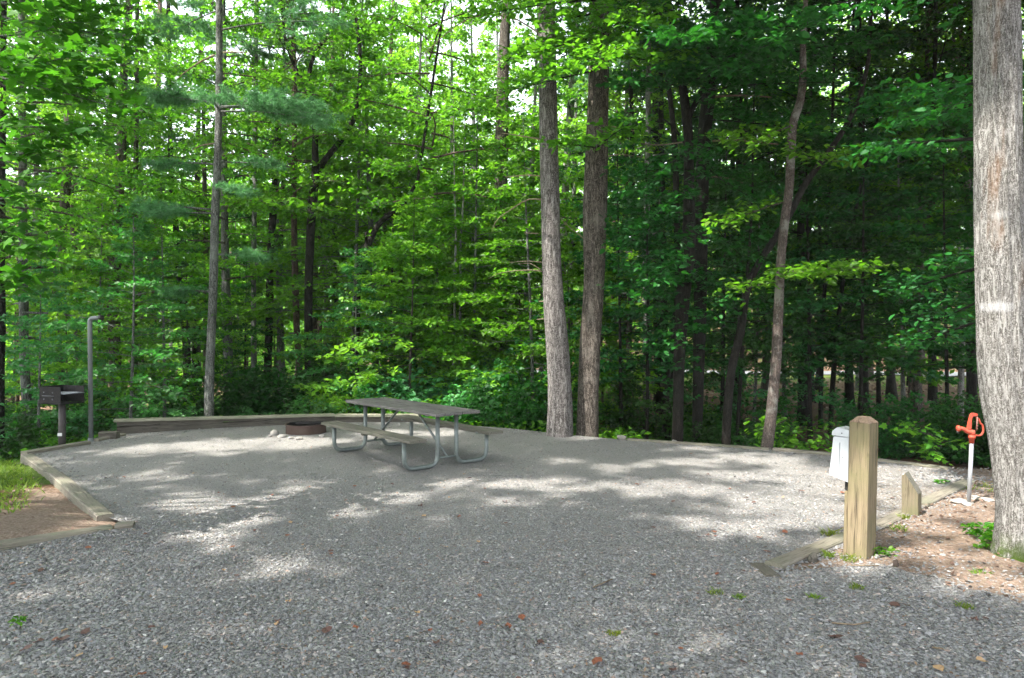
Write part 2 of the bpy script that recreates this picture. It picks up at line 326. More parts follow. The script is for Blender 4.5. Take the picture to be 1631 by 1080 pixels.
def gravel_mat():
    m, t, out = mat_new('gravel')
    v = coords(t)
    def cells(scale):
        vo = N(t, 'ShaderNodeTexVoronoi', Scale=scale, Randomness=1.0); t.links.new(noise_warp(t, v, .004), vo.inputs['Vector'])
        sp = N(t, 'ShaderNodeSeparateColor'); t.links.new(vo.outputs['Color'], sp.inputs[0])
        r = ramp(t, STONE_RAMP, 'CONSTANT'); t.links.new(sp.outputs[0], r.inputs[0])
        return r.outputs[0], vo.outputs['Distance']
    c1, d1 = cells(55); c2, d2 = cells(120); c3, d3 = cells(260)
    big = noise(t, v, .55, 5, .6); mid = noise(t, v, 5, 6, .7); fin = noise(t, v, 160, 5, .8)
    fa = ramp(t, [(.45, (0, 0, 0)), (.6, (1, 1, 1))]); t.links.new(mid.outputs['Fac'], fa.inputs[0])
    col = mixc(t, fa.outputs[0], c1, c2)
    fb = ramp(t, [(.38, (0, 0, 0)), (.55, (1, 1, 1))]); t.links.new(noise(t, v, 9, 5, .7).outputs['Fac'], fb.inputs[0])
    col = mixc(t, fb.outputs[0], c3, col)
    # compacted fines: brown grey dust between and over the stones on the worn parts of the pad
    fr = ramp(t, [(.35, (.17, .165, .16)), (.65, (.36, .345, .325))]); t.links.new(fin.outputs['Fac'], fr.inputs[0])
    fines = N(t, 'ShaderNodeAttribute', attribute_name='fines').outputs['Fac']
    ff = math_(t, 'MULTIPLY', math_(t, 'SUBTRACT', math_(t, 'ADD', fines, math_(t, 'MULTIPLY', big.outputs['Fac'], .9)), .75), 1.6, True)
    col = mixc(t, math_(t, 'MULTIPLY', ff, .8), col, fr.outputs[0])
    dirt = N(t, 'ShaderNodeAttribute', attribute_name='dirt').outputs['Fac']
    df = math_(t, 'MULTIPLY', math_(t, 'SUBTRACT', math_(t, 'ADD', dirt, math_(t, 'MULTIPLY', mid.outputs['Fac'], .8)), .8), 2, True)
    dr = ramp(t, [(.3, (.13, .108, .09)), (.7, (.31, .26, .21))]); t.links.new(fin.outputs['Fac'], dr.inputs[0])
    col = mixc(t, math_(t, 'MULTIPLY', df, .7), col, dr.outputs[0])
    # dark organic specks
    sn = noise(t, v, 45, 4, .8); sf = ramp(t, [(.66, (0, 0, 0)), (.72, (1, 1, 1))]); t.links.new(sn.outputs['Fac'], sf.inputs[0])
    col = mixc(t, math_(t, 'MULTIPLY', sf.outputs[0], .6), col, (.05, .04, .033))
    p = N(t, 'ShaderNodeBsdfPrincipled', Roughness=.85); p.inputs['Specular IOR Level'].default_value = .25
    t.links.new(col, p.inputs['Base Color'])
    hh = math_(t, 'SUBTRACT', math_(t, 'MULTIPLY', mid.outputs['Fac'], .5), math_(t, 'ADD', d1, math_(t, 'ADD', math_(t, 'MULTIPLY', d2, .5), math_(t, 'MULTIPLY', fin.outputs['Fac'], -.3))))
    b = N(t, 'ShaderNodeBump', Strength=.9, Distance=.02); t.links.new(hh, b.inputs['Height']); t.links.new(b.outputs[0], p.inputs['Normal'])
    t.links.new(p.outputs[0], out.inputs[0]); return m
def stone_mat():
    m, t, out = mat_new('loose_stone'); at = N(t, 'ShaderNodeAttribute', attribute_name='var')
    r = ramp(t, STONE_RAMP, 'LINEAR'); t.links.new(at.outputs['Fac'], r.inputs[0])
    n = noise(t, coords(t), 90, 3); col = mixc(t, math_(t, 'MULTIPLY', n.outputs['Fac'], .5), r.outputs[0], (.10, .10, .105))
    p = N(t, 'ShaderNodeBsdfPrincipled', Roughness=.75); p.inputs['Specular IOR Level'].default_value = .35
    t.links.new(col, p.inputs['Base Color']); t.links.new(p.outputs[0], out.inputs[0]); return m
M_GROUND = ground_mat(); M_GRAVEL = gravel_mat(); M_STONE = stone_mat()
M_ROAD = simple_mat('pale_asphalt', (.13, .135, .15), rough=.9, vscale=3, var=.2)
M_LITTER = leaf_mat('leaf_litter', (.08, .045, .032), (.27, .19, .14), trans=(.1, .05, .02), k=.1, spec=.2)

# ---------------------------------------------------------------- outline of the gravel and the terrain
PAD = [G(35, 722), G(98, 711), G(150, 703), G(190, 692), G(330, 682), G(530, 673), G(655, 671), G(820, 683), G(900, 692), G(990, 700), G(1100, 706), G(1230, 716), G(1345, 725),
       G(1515, 747), G(1535, 764), G(1345, 852), G(1222, 906), G(1420, 925), G(1640, 985), (5.5, 3.0, 0), (9, -1, 0), (9, -8, 0), (-14, -8, 0), (-12, 3.5, 0), G(-300, 925, -.08), G(0, 883, -.08), G(180, 855, -.07), G(213, 851, -.06), G(198, 838, -.03), G(166, 822)]
PAD = np.array([p[:2] for p in PAD])
PADW = np.array([G(1545, 771)[:2] if i == 14 else G(1365, 862)[:2] if i == 15 else G(1232, 912)[:2] if i == 16 else G(1440, 893)[:2] if i == 17 else G(1700, 930)[:2] if i == 18 else tuple(p) for i, p in enumerate(PAD)])   # the gravel sheet runs on thinly under the dirt
def inside(P, poly):
    x, y = P[:, 0], P[:, 1]; c = np.zeros(len(P), bool); n = len(poly); j = n-1
    for i in range(n):
        xi, yi = poly[i]; xj, yj = poly[j]
        with np.errstate(divide='ignore', invalid='ignore'):
            c ^= ((yi > y) != (yj > y)) & (x < (xj-xi)*(y-yi)/(yj-yi)+xi)
        j = i
    return c
def sdist(P, poly):
    d = np.full(len(P), 1e9); n = len(poly)
    for i in range(n):
        a = poly[i]; b = poly[(i+1) % n]; ab = b-a; t = np.clip(((P-a)@ab)/(ab@ab), 0, 1)
        d = np.minimum(d, np.linalg.norm(P-(a+t[:, None]*ab), axis=1))
    return np.where(inside(P, poly), -d, d)
_nk = np.random.default_rng(3).uniform(-1, 1, (24, 3)); _nk[:, 2] *= 3.14
def fnoise(P, s=1.0):
    r = 0
    for i, (a, b, c) in enumerate(_nk[:12]):
        f = s*(1+i*.45); r = r+np.sin(P[:, 0]*a*f*1.7+P[:, 1]*b*f*1.7+c*3)/(1+.35*i)
    return r/3.2
def smooth(a): a = np.clip(a, 0, 1); return a*a*(3-2*a)
def padz(P): P = np.asarray(P).reshape(-1, P.shape[-1] if hasattr(P, 'shape') else 2); return -.08*smooth((6.9-P[:, 1])/.9)*smooth((-P[:, 0]-1.8)/1.6)
UP = np.array([p[:2] for p in [G(35, 722), G(150, 703), G(190, 692), G(530, 673), G(655, 671), G(900, 692), G(1100, 706), G(1345, 725), G(1515, 745), G(1631, 752)]]+[(14, 9.5), (30, 6), (30, -20), (-40, -20), (-40, 4), (-10, 6.5)])
def terrain(P):
    P = np.asarray(P, float).reshape(-1, 2); x, y = P[:, 0], P[:, 1]
    sp = sdist(P, PAD)+.10*fnoise(P, 5)*(np.clip((y-9)*-1, 0, 1))
    su = np.clip(sdist(P, UP), 0, None)
    rgt = 1/(1+np.exp(-(x-2.2)*6))*np.clip((9.5-y)*2, 0, 1); hf = .012*fnoise(P, 9)+.006*fnoise(P[:, ::-1], 21)
    z = np.where(sp < 0, -.06, np.minimum(.015, sp*(.05+.07*(1-rgt))-.03+rgt*.012))+np.where(sp > -.02, rgt*hf, 0)+np.where(x < 0, padz(P), 0)*(sp < .05)
    left = 1/(1+np.exp((x+3.0)*2.2))                         # left of the pad the dirt stands up to the edging
    z = z+np.where(sp > 0, left*(smooth((sp-.13)/.15)*(.005+.03*smooth((7.2-y)/.8))-.05*smooth((y-7.0)/1.5)), 0)
    z = z-left*np.clip((-x-6.8)*.10, 0, 1.2)*np.clip((y-5.5)*.3, 0, 1)
    drop = np.minimum(su*.30, .55+su*.022); drop = np.minimum(drop, 1.25)
    z = z-drop
    right = 1/(1+np.exp(-(x-2)*.16))
    hill = np.clip(y-60, 0, 70); z = z+hill*(.025+.22*right)
    z = z+.10*fnoise(P, .45)*np.clip(su*.3, 0, 1)
    return z
def tz(x, y): return float(terrain([[x, y]])[0])
# terrain sheet
def axis(parts):
    out = [];
    for a, b, s in parts: out += list(np.arange(a, b, s))
    return np.array(out+[parts[-1][1]])
xs = axis([(-500, -100, 50), (-100, -30, 5), (-30, -9, 1), (-9, 2, .2), (2, 7.5, .10), (7.5, 14, .4), (14, 40, 1.5), (40, 100, 5), (100, 500, 50)])
ys = axis([(-40, -10, 5), (-10, 3, 1), (3, 9.5, .10), (9.5, 18, .2), (18, 40, 1), (40, 48, .8), (48, 56, .4), (56, 100, 2), (100, 500, 40)])
XX, YY = np.meshgrid(xs, ys); P = np.stack([XX.ravel(), YY.ravel()], 1); Z = terrain(P)
nx, ny = len(xs), len(ys); i = np.arange(ny-1)[:, None]*nx; j = np.arange(nx-1)[None]
Q = np.stack([i+j, i+j+1, i+nx+j+1, i+nx+j], -1).reshape(-1, 4)
su = sdist(P, UP); sp = sdist(P, PAD)
lp = sdist(P, np.array([G(75, 775)[:2], G(150, 812)[:2], G(185, 838)[:2], G(60, 862)[:2], G(-60, 876)[:2], G(-60, 832)[:2], G(40, 812)[:2]]))
dirt = np.where(P[:, 0] < 0, np.clip(.8-lp*.9, 0, 1)*np.clip(1.3-sp*.25, 0, 1), np.clip(1.0-su*1.5, 0, 1))
grass = np.where((P[:, 0] < -5) & (P[:, 1] < 13), np.clip(lp*1.3, 0, 1)*.9, 0)+np.exp(-((P[:, 1]-47)/6)**2)*.85*(P[:, 0] > 0)
grass = np.maximum(grass, np.where((P[:, 0] > 4.4) & (P[:, 1] < 9), .18, 0))
link('ground', np_mesh('ground', np.column_stack([P, Z]), Q, M_GROUND, True, attrs={'grass': grass, 'dirt': dirt}))['kind'] = 'structure'
# gravel sheet, 4 mm and more above the terrain below it
def fill_poly(name, poly, z, mat, attr_fn=None, step=.5):
    bm = bmesh.new(); vs = []
    for k in range(len(poly)):
        a, b = poly[k], poly[(k+1) % len(poly)]; n = max(1, int(np.linalg.norm(b-a)/.12)) if np.linalg.norm(b-a) < 8 else 4
        for q in range(n):
            p = a+(b-a)*q/n; vs.append(bm.verts.new((p[0], p[1], z)))
    f = bm.faces.new(vs)
    bmesh.ops.triangulate(bm, faces=[f])
    for ax, rng in ((0, np.arange(-8, 8, .4)), (1, np.arange(2, 16, .4))):
        for c in rng:
            no = (1, 0, 0) if ax == 0 else (0, 1, 0); co = (c, 0, 0) if ax == 0 else (0, c, 0)
            bmesh.ops.bisect_plane(bm, geom=bm.verts[:]+bm.edges[:]+bm.faces[:], plane_co=co, plane_no=no)
    me = bm_mesh(name, bm, mat)
    n = len(me.vertices); co = np.empty(n*3, np.float32); me.vertices.foreach_get('co', co); co = co.reshape(-1, 3)
    co[:, 2] += padz(co[:, :2]); me.vertices.foreach_set('co', co.ravel())
    for kk, vv in attr_fn(co).items():
        a = me.attributes.new(kk, 'FLOAT', 'POINT'); a.data.foreach_set('value', vv.astype(np.float32))
    return me
def pad_attr(co):
    x, y = co[:, 0], co[:, 1]
    fines = np.clip((y-6.0)*.35, 0, 1)*np.clip(1.4-np.abs(x+1)*.1, .3, 1)
    d1 = np.clip(1-np.abs(y-7.5)/3, 0, 1)*np.clip((x-1.2)*.35, 0, 1)*.55+np.clip((x-3.0)*.5, 0, .6)*(y > 4.6)*.7
    return {'fines': fines*.75, 'dirt': d1}
link('gravel_pad', fill_poly('gravel_pad', PADW, 0.0, M_GRAVEL, pad_attr))['kind'] = 'structure'
# far road
def strip(name, c0, c1, half, mat, n=60, dz=.03):
    V = []; 
    for k in range(n+1):
        x = c0[0]+(c1[0]-c0[0])*k/n; y = c0[1]+(c1[1]-c0[1])*k/n+1.2*math.sin(k*.12)
        zz = max(tz(x, y-half), tz(x, y), tz(x, y+half))+dz
        V += [(x, y-half, zz), (x, y+half, zz+.04)]
    Qs = [(2*k, 2*k+2, 2*k+3, 2*k+1) for k in range(n)]
    return np_mesh(name, V, Qs, mat)
link('road', strip('road', (-6, 53.5), (60, 49), 1.7, M_ROAD))['kind'] = 'structure'

# ---------------------------------------------------------------- leaf makers
def rand_dirs(n, g, up=.6, spread=.55):
    """normals leaning to +z"""
    v = g.normal(0, spread, (n, 3)); v[:, 2] = np.abs(v[:, 2])*.4+up; return v/np.linalg.norm(v, axis=1)[:, None]
def kite(P, Nn, D, s, wd=.62, droop=.12, g=rg):
    n = len(P); D = D-(D*Nn).sum(1)[:, None]*Nn; D /= np.linalg.norm(D, axis=1)[:, None]+1e-9; B = np.cross(Nn, D); s = np.asarray(s)[:, None]
    V = np.stack([P, P+D*s*.5+B*s*wd/2+Nn*s*.06, P+D*s-Nn*s*droop, P+D*s*.5-B*s*wd/2+Nn*s*.06], 1).reshape(-1, 3)
    return V, np.arange(4*n).reshape(n, 4)
def hexleaf(P, Nn, D, s, wd=.6, droop=.12):
    n = len(P); D = D-(D*Nn).sum(1)[:, None]*Nn; D /= np.linalg.norm(D, axis=1)[:, None]+1e-9; B = np.cross(Nn, D); s = np.asarray(s)[:, None]
    V = np.stack([P, P+D*s*.28+B*s*wd*.44+Nn*s*.05, P+D*s*.68+B*s*wd*.38, P+D*s-Nn*s*droop, P+D*s*.68-B*s*wd*.38, P+D*s*.28-B*s*wd*.44+Nn*s*.05], 1).reshape(-1, 3)
    return V, np.arange(6*n).reshape(n, 6)
MAPLE = [(0, 0), (.12, .16), (.42, .10), (.33, .30), (.52, .52), (.27, .52), (.20, .66), (0, 1.0), (-.20, .66), (-.27, .52), (-.52, .52), (-.33, .30), (-.42, .10), (-.12, .16)]
def mapleleaf(P, Nn, D, s):
    n = len(P); D = D-(D*Nn).sum(1)[:, None]*Nn; D /= np.linalg.norm(D, axis=1)[:, None]+1e-9; B = np.cross(Nn, D); s = np.asarray(s)[:, None]
    V = np.stack([P+B*s*x+D*s*y-Nn*s*(.25*x*x+.10*y*y) for x, y in MAPLE], 1).reshape(-1, 3)
    k = len(MAPLE); return V, np.arange(k*n).reshape(n, k)
class Plant:
    """collects leaf points on twigs, and the woody tubes"""
    def __init__(s, seed): s.g = np.random.default_rng(seed); s.P = []; s.D = []; s.wood = NB()
    def twig(s, a, b, n, jit=.07, vj=.5):
        a = np.asarray(a); b = np.asarray(b); t = s.g.uniform(.05, 1.05, n)[:, None]; d = b-a
        j = s.g.normal(0, jit, (n, 3)); j[:, 2] *= vj
        s.P.append(a+d*t+j); side = s.g.choice([-1, 1], n)[:, None]*np.array([-d[1], d[0], 0])[None]
        dd = d[None]*.6+side*s.g.uniform(.3, 1.2, (n, 1)); dd /= np.linalg.norm(dd, axis=1)[:, None]+1e-9
        s.D.append(dd+s.g.normal(0, .35, (n, 3)))
    def branch(s, a, az_, el_, L, r0, dens=26, sub=9, droop=.18, lj=.07, subl=.42, wood=True, start=.22, vj=.5):
        g = s.g; a = np.asarray(a, float); d = np.array([math.cos(az_)*math.cos(el_), math.sin(az_)*math.cos(el_), math.sin(el_)])
        side = np.array([-d[1], d[0], 0]); side /= np.linalg.norm(side)+1e-9; wv = g.uniform(-.12, .12)
        tt = np.linspace(0, 1, 7); pts = a+d*L*tt[:, None]+np.array([0, 0, -1])*L*droop*(tt**2)[:, None]+side*L*wv*np.sin(tt*3)[:, None]
        if wood: s.wood.tube(pts, r0*(1-.85*tt), 4, cap=False)
        for k in range(sub):
            u = start+(1-start)*(k+g.uniform(0, .9))/sub; p = a+d*L*u+np.array([0, 0, -1])*L*droop*u*u+side*L*wv*math.sin(u*3)
            sgn = 1 if k % 2 else -1; ang = az_+sgn*g.uniform(.5, 1.15); l = L*subl*(1.15-u)*g.uniform(.6, 1.2)+min(.18, L*.3)
            e = p+np.array([math.cos(ang), math.sin(ang), g.uniform(-.16, .16)])*l
            if wood and r0 > .008: s.wood.tube([p, (p+e)/2+np.array([0, 0, .02]), e], [r0*.22, r0*.14, r0*.05], 3, cap=False)
            s.twig(p, e, int(dens*l)+2, lj, vj)
        s.twig(a+d*L*.6+np.array([0, 0, -1])*L*droop*.36, pts[-1], int(dens*L*.4)+2, lj, vj)
    def leaves(s, name, mat, size, kind='kite', up=.7, spread=.5, wd=.62, keep=None):
        P = np.vstack(s.P); D = np.vstack(s.D)
        if keep is not None: k = keep(P); P = P[k]; D = D[k]
        n = len(P); Nn = rand_dirs(n, s.g, up, spread); sz = size*s.g.uniform(.45, 1.4, n)
        fn = {'kite': kite, 'hex': hexleaf}.get(kind)
        V, Fc = fn(P, Nn, D, sz, wd) if fn else mapleleaf(P, Nn, D, sz)
        return np_mesh(name, V, Fc, mat, fattr=s.g.uniform(0, 1, len(Fc))**1.3)
def trunk_line(h, seed, bend=.03):
    g = np.random.default_rng(seed); t = np.linspace(0, 1, 22); ph = g.uniform(0, 6, 4); a = g.uniform(.3, 1, 2)*bend*h
    return np.stack([a[0]*np.sin(t*2.4+ph[0])-a[0]*math.sin(ph[0]), a[1]*np.sin(t*2.1+ph[1])-a[1]*math.sin(ph[1]), t*h], 1)
def make_variant(seed, h=15, h0=3.5, R=2.8, nb=46, dens=20, leaf=.15, mat=None, bark=None, r=.13, elo=.05, ehi=.9, sub=9, kind='kite', bend=.02, vj=.5, lr=.03):
    L = trunk_line(h, seed, bend); pl = Plant(seed)
    for k in range(nb):
        t = (k+pl.g.uniform(0, 1))/nb; z = h0+(h*.98-h0)*t; b = np.array([np.interp(z, L[:, 2], L[:, 0]), np.interp(z, L[:, 2], L[:, 1]), z])
        prof = (.55+.9*math.sin(min(1, t*1.15+.12)*math.pi)**.8)*(1-.55*t)
        pl.branch(b, k*2.399+pl.g.uniform(-.5, .5), elo+(ehi-elo)*t**1.4+pl.g.uniform(-.12, .15), R*prof*pl.g.uniform(.55, 1.15), lr*(1-.6*t), dens, sub, vj=vj)
    g = np.random.default_rng(seed); rr = r*(1-.86*np.linspace(0, 1, 22)**1.1)
    V, Qd = tube_np(L, rr, 12, rough=.05, seed=seed, flare=(.25, .35, 4, seed))
    tb = NB(); tb.add(V, Qd)
    return dict(trunk=tb.mesh('trunk', bark), limbs=pl.wood.mesh('limbs', bark), crown=pl.leaves('crown', mat, leaf, kind))
def pine_needles(pl, name, n_per=24, ln=.14, wd=.010):
    """tufts of thin needles at the collected points"""
    P = np.vstack(pl.P); D = np.vstack(pl.D); g = pl.g; n = len(P)
    P = np.repeat(P, n_per, 0); D = np.repeat(D, n_per, 0)/2; m = len(P)
    d = D+g.normal(0, .55, (m, 3)); d[:, 2] += .15; d /= np.linalg.norm(d, axis=1)[:, None]; sd = np.cross(d, g.normal(0, 1, (m, 3))); sd /= np.linalg.norm(sd, axis=1)[:, None]
    l = ln*g.uniform(.6, 1.2, (m, 1))
    V = np.stack([P-sd*wd/2, P+sd*wd/2, P+d*l-np.array([0, 0, .012])], 1).reshape(-1, 3)
    return np_mesh(name, V, np.arange(3*m).reshape(m, 3), M_NEEDLE, fattr=np.repeat(g.uniform(0, 1, n), n_per))
def pine_bough(pl, a, az_, L, r0=.03, el_=.08, dens=16, sub=9):
    pl.branch(a, az_, el_, L, r0, dens, sub, droop=.10, lj=.05, subl=.5, vj=.35, start=.30)
# ---------------------------------------------------------------- sun patches: points of the scene that the sun reaches in the photograph
LIT = []                                                     # (point, radius)
def lit_px(px, py, r): LIT.append((G(px, py), r))
for px, py, r in [(215, 716, .35), (255, 714, .4), (300, 711, .45), (345, 711, .45), (395, 706, .5), (440, 703, .5), (480, 702, .4), (520, 703, .3), (440, 712, .35), (350, 722, .25), (610, 690, .35), (700, 690, .3),
                  (250, 742, .22), (235, 758, .2), (290, 800, .26), (350, 808, .28), (420, 800, .25), (480, 797, .25), (350, 838, .25), (400, 826, .22), (300, 850, .2), (330, 868, .18), (430, 905, .18),
                  (720, 770, .2), (780, 773, .22), (860, 770, .25), (905, 778, .2), (800, 800, .22), (700, 822, .14), (560, 818, .14), (640, 800, .15), (970, 745, .2), (900, 735, .18),
                  (1120, 735, .3), (1180, 728, .3), (1040, 740, .22), (1240, 734, .3), (1000, 770, .25), (1060, 778, .3), (1120, 782, .3), (1180, 765, .25), (1130, 755, .2), (1230, 760, .35), (1290, 752, .4), (1270, 790, .4), (1220, 800, .35), (1160, 812, .2), (1330, 775, .45), (1320, 810, .4), (1270, 830, .3), (1210, 840, .25), (1100, 830, .14), (1150, 850, .15),
                  (1400, 760, .5), (1450, 755, .45), (1420, 790, .4), (1500, 750, .4), (1480, 800, .35), (1520, 790, .35), (1560, 770, .35), (1440, 830, .25), (1500, 840, .25), (1340, 870, .22), (1420, 870, .2), (1470, 880, .16), (1560, 910, .22), (1610, 930, .25), (1520, 880, .14), (1600, 880, .14), (1610, 805, .2), (1580, 825, .2),
                  (150, 832, .2), (110, 820, .12), (75, 925, .12), (20, 745, .3), (60, 735, .15), (60, 775, .3), (30, 800, .3)]:
    lit_px(px, py, r)
def lit_at(px, py, d, r): LIT.append((A(px, py, d), r))
for py in (700, 720, 745, 770, 800, 830, 860, 885): lit_at(1352, py, 5.75, .15); lit_at(1366, py, 5.75, .13)
lit_at(1370, 670, 5.8, .2); lit_at(1340, 735, 5.9, .2)
for py in (770, 800): lit_at(1450, py, 7.3, .2)
for py in (670, 700, 740, 780): lit_at(1546, py, 7.8, .22)
for py, r in ((200, .14), (240, .2), (290, .25), (340, .28), (390, .3), (440, .3), (490, .3), (540, .28), (600, .22), (660, .22), (720, .22), (780, .2), (820, .15)): lit_at(1590, py, 5.85, r)
lit_at(1612, 400, 5.9, .15)
for px, py, r in ((880, 430, .2), (882, 470, .25), (884, 510, .25), (888, 550, .25), (892, 600, .25), (895, 650, .22), (874, 20, .3), (940, 560, .22), (936, 590, .25), (935, 630, .25), (933, 670, .22), (940, 520, .15), (876, 350, .08), (945, 420, .06), (1255, 470, .1), (1238, 560, .12), (1230, 640, .12), (1081, 650, .12)): lit_at(px, py, 12.8 if px < 1000 else 11.4, r*1.25)
for px, py, d, r in ((60, 90, 6.5, .45), (20, 200, 6.5, .3), (110, 150, 6.5, .35), (170, 120, 6.5, .35), (150, 200, 6.5, .25), (60, 320, 6.3, .2), (20, 370, 6.2, .25),
                     (1120, 40, 9.5, .5), (1180, 80, 9.5, .4), (1040, 50, 10, .5), (980, 100, 11, .6), (900, 90, 11, .6), (1250, 60, 9.5, .3), (1340, 8, 7, .25),
                     (1300, 420, 8.5, .35), (1340, 415, 8.5, .3), (1250, 430, 8.5, .2), (1470, 460, 8.2, .2), (1540, 420, 8, .2), (1440, 210, 8.3, .3), (1380, 190, 8.3, .2), (1460, 675, 10.5, .3), (1490, 710, 10.5, .2),
                     (420, 190, 15, .9), (470, 190, 15, .5), (380, 180, 15, .6), (470, 85, 15.5, .5), (640, 470, 15, .5), (720, 520, 15.5, .8), (560, 520, 15.5, .6), (680, 570, 15, .6), (820, 520, 15.5, .5), (560, 600, 15, .4), (600, 490, 16, .5), (170, 430, 14, .5), (200, 520, 14, .5), (170, 580, 14, .4), (230, 470, 15, .4), (150, 400, 15, .4), (760, 320, 15.5, .6)): lit_at(px, py, d, r)
for px, py, d, r in ((720, 250, 19, 2.2), (650, 150, 21, 2.4), (770, 400, 18, 1.8), (630, 350, 19, 2.0), (700, 80, 22, 2.5), (560, 200, 20, 1.6), (800, 150, 20, 2), (150, 250, 18, 1.5), (300, 120, 20, 1.8), (100, 450, 16, 1.0), (230, 330, 18, 1.0), (420, 60, 20, 1.5), (920, 200, 20, 1.2), (920, 330, 19, 1.0), (560, 540, 16, .8), (450, 200, 17, 1.2)): lit_at(px, py, d, r)
LP_ = np.array([p for p, r in LIT]); LR_ = np.array([r for p, r in LIT])
def sunlit_gap(P):
    """True where a leaf would stand between the sun and one of the places above"""
    out = np.zeros(len(P), bool); soft = out.copy(); u = np.random.default_rng(9).uniform(0, 1, len(P))
    e = 1+.35*np.sin(P[:, 0]*5.1+P[:, 1]*3.3)*np.sin(P[:, 2]*4.7+1.3)
    for p, r in zip(LP_, LR_):
        v = P-p; t = v@S; d2 = (v*v).sum(1)-t*t
        out |= (t > .6) & (d2 < (r*e*1.3)**2); soft |= (t > .6) & (d2 < (r*e*1.3+.22)**2)
    return out | (soft & (u < .55))
# ---------------------------------------------------------------- the named trees: trunks traced at their own distances
TOPS = {}
def px_path(pts, d, n=26):
    """pts: (px, py, width_px) at depth d -> world points and radii"""
    P3 = [A(p[0], p[1], p[3] if len(p) > 3 else d) for p in pts]; R = [p[2]*(p[3] if len(p) > 3 else d)/F/2 for p in pts]
    return bez(P3, n), np.interp(np.linspace(0, 1, n), np.linspace(0, 1, len(R)), R)
def tree_root(name, label, base, cat='tree', group=None): return empty(name, base, label=label, cat=cat, group=group)
def put(me, name, root, absolute=True, parent=None):
    o = link(name, me, parent or root)
    if absolute: o.location = -Vector(root.location) if parent is None else (0, 0, 0)
    return o
VAR = {}
def shift(me_list, root): pass
def named_tree(name, label, pts, d, bark, sides=20, rough=.05, top=None, flare=(.22, .14, 4, 1.), crown=None, limbs=(), dead=(), n=60, ext_h=14, group=None, cat='tree', limb_mat=None):
    """pts from the ground up in pixels; the trunk goes on above the picture to ext_h metres"""
    b = A(pts[0][0], pts[0][1], d); zb = min(b[2], tz(b[0], b[1]))-.12
    P3, R = px_path(pts, d, n)
    if top is None and P3[-1][2] < ext_h:
        a = P3[-1]; e = (P3[-1]-P3[-6]); e = e/np.linalg.norm(e); e = e*.35+np.array([0, 0, 1]); e /= np.linalg.norm(e); k = 12; h = ext_h-a[2]
        add = np.array([a+e*h*(q+1)/k for q in range(k)]); P3 = np.vstack([P3, add]); R = np.concatenate([R, R[-1]*(1-.75*(np.arange(k)+1)/k)])
    km = P3[:, 2] > zb+.1; x0, y0 = P3[0][0], P3[0][1]
    R = np.concatenate([[R[km][0]], R[km]]); P3 = np.vstack([[x0, y0, zb], P3[km]])
    root = tree_root(name, label, (P3[0][0], P3[0][1], zb+.1), cat, group); o3 = np.array(root.location)
    # re-sample so bark relief has rows
    tb = NB(); V, Qd = tube_np(P3-o3, R, sides, rough=rough, seed=int(pts[0][0]), flare=flare); tb.add(V, Qd)
    tr = link('trunk', tb.mesh('trunk', bark), root)
    for lp_ in limbs:
        Pl, Rl = px_path(lp_, d, 16); lb = NB(); lb.tube(Pl-o3, Rl, 8); link('limb', lb.mesh('limb', limb_mat or bark), tr)
    for lp_ in dead:
        Pl, Rl = px_path(lp_, d, 10); lb = NB(); lb.tube(Pl-o3, Rl, 5); link('dead_branch', lb.mesh('dead_branch', M_STICK if bark is B_DARK else M_STICKP), tr)
    TOPS[root.name] = (root, P3, R, o3)
    return root, P3, o3
# trees that reach up out of the picture at the edge of the gravel
T = {}
def nt_(key, *a, **k): T[key] = named_tree(*a, **k); return T[key]
nt_('A', 'pine_tree', 'tall bare curving trunk with snapped twigs, left one of the close pair', [(892, 696, 40), (892, 640, 38), (888, 560, 36), (882, 480, 33), (878, 400, 30), (876, 300, 30), (874, 200, 29), (872, 100, 28), (870, 0, 27), (869, -60, 26)], 13.0, B_PINEA, sides=40, rough=.035, n=110, ext_h=17,
    dead=[[(866, 433, 2.9), (845, 430, 2.2), (800, 434, 1.4), (778, 444, 0.7)], [(866, 418, 2.2), (840, 416, 1.4), (812, 418, 0.9)], [(862, 430, 2.2), (845, 420, 1.4), (825, 420, 0.7)], [(864, 318, 2.9), (840, 318, 2.2), (812, 335, 1.8), (790, 352, 1.4), (783, 372, 0.7)], [(864, 281, 2.2), (840, 279, 2.2), (806, 282, 1.4)], [(860, 222, 2.9), (840, 218, 2.2), (800, 212, 1.1)], [(858, 372, 1.8), (835, 371, 1.1)], [(866, 480, 2.2), (858, 480, 1.4)], [(866, 508, 2.2), (855, 509, 1.4)],
          [(868, 60, 2.9), (820, 30, 2.5), (760, 25, 2.2), (715, 50, 1.8), (672, 90, 1.4)]])
nt_('B', 'forked_pine_tree', 'straight thick trunk just right of the curving one, forking into two stems', [(935, 692, 34), (937, 620, 32), (941, 540, 33), (947, 450, 33), (950, 350, 33), (953, 200, 30), (956, 100, 28), (958, 0, 26), (959, -60, 25)], 13.3, B_PINEB, sides=40, rough=.035, n=110, ext_h=17,
    limbs=[[(942, 470, 20), (939, 400, 20), (938, 330, 19), (941, 240, 17), (944, 150, 15), (945, 60, 14), (944, -40, 12)]], dead=[[(964, 200, 2.2), (1000, 206, 1.4), (1030, 214, 0.7)], [(962, 250, 2.2), (990, 246, 1.4), (1030, 252, 0.7)], [(930, 380, 2.2), (905, 360, 1.4), (890, 345, 0.7)]])
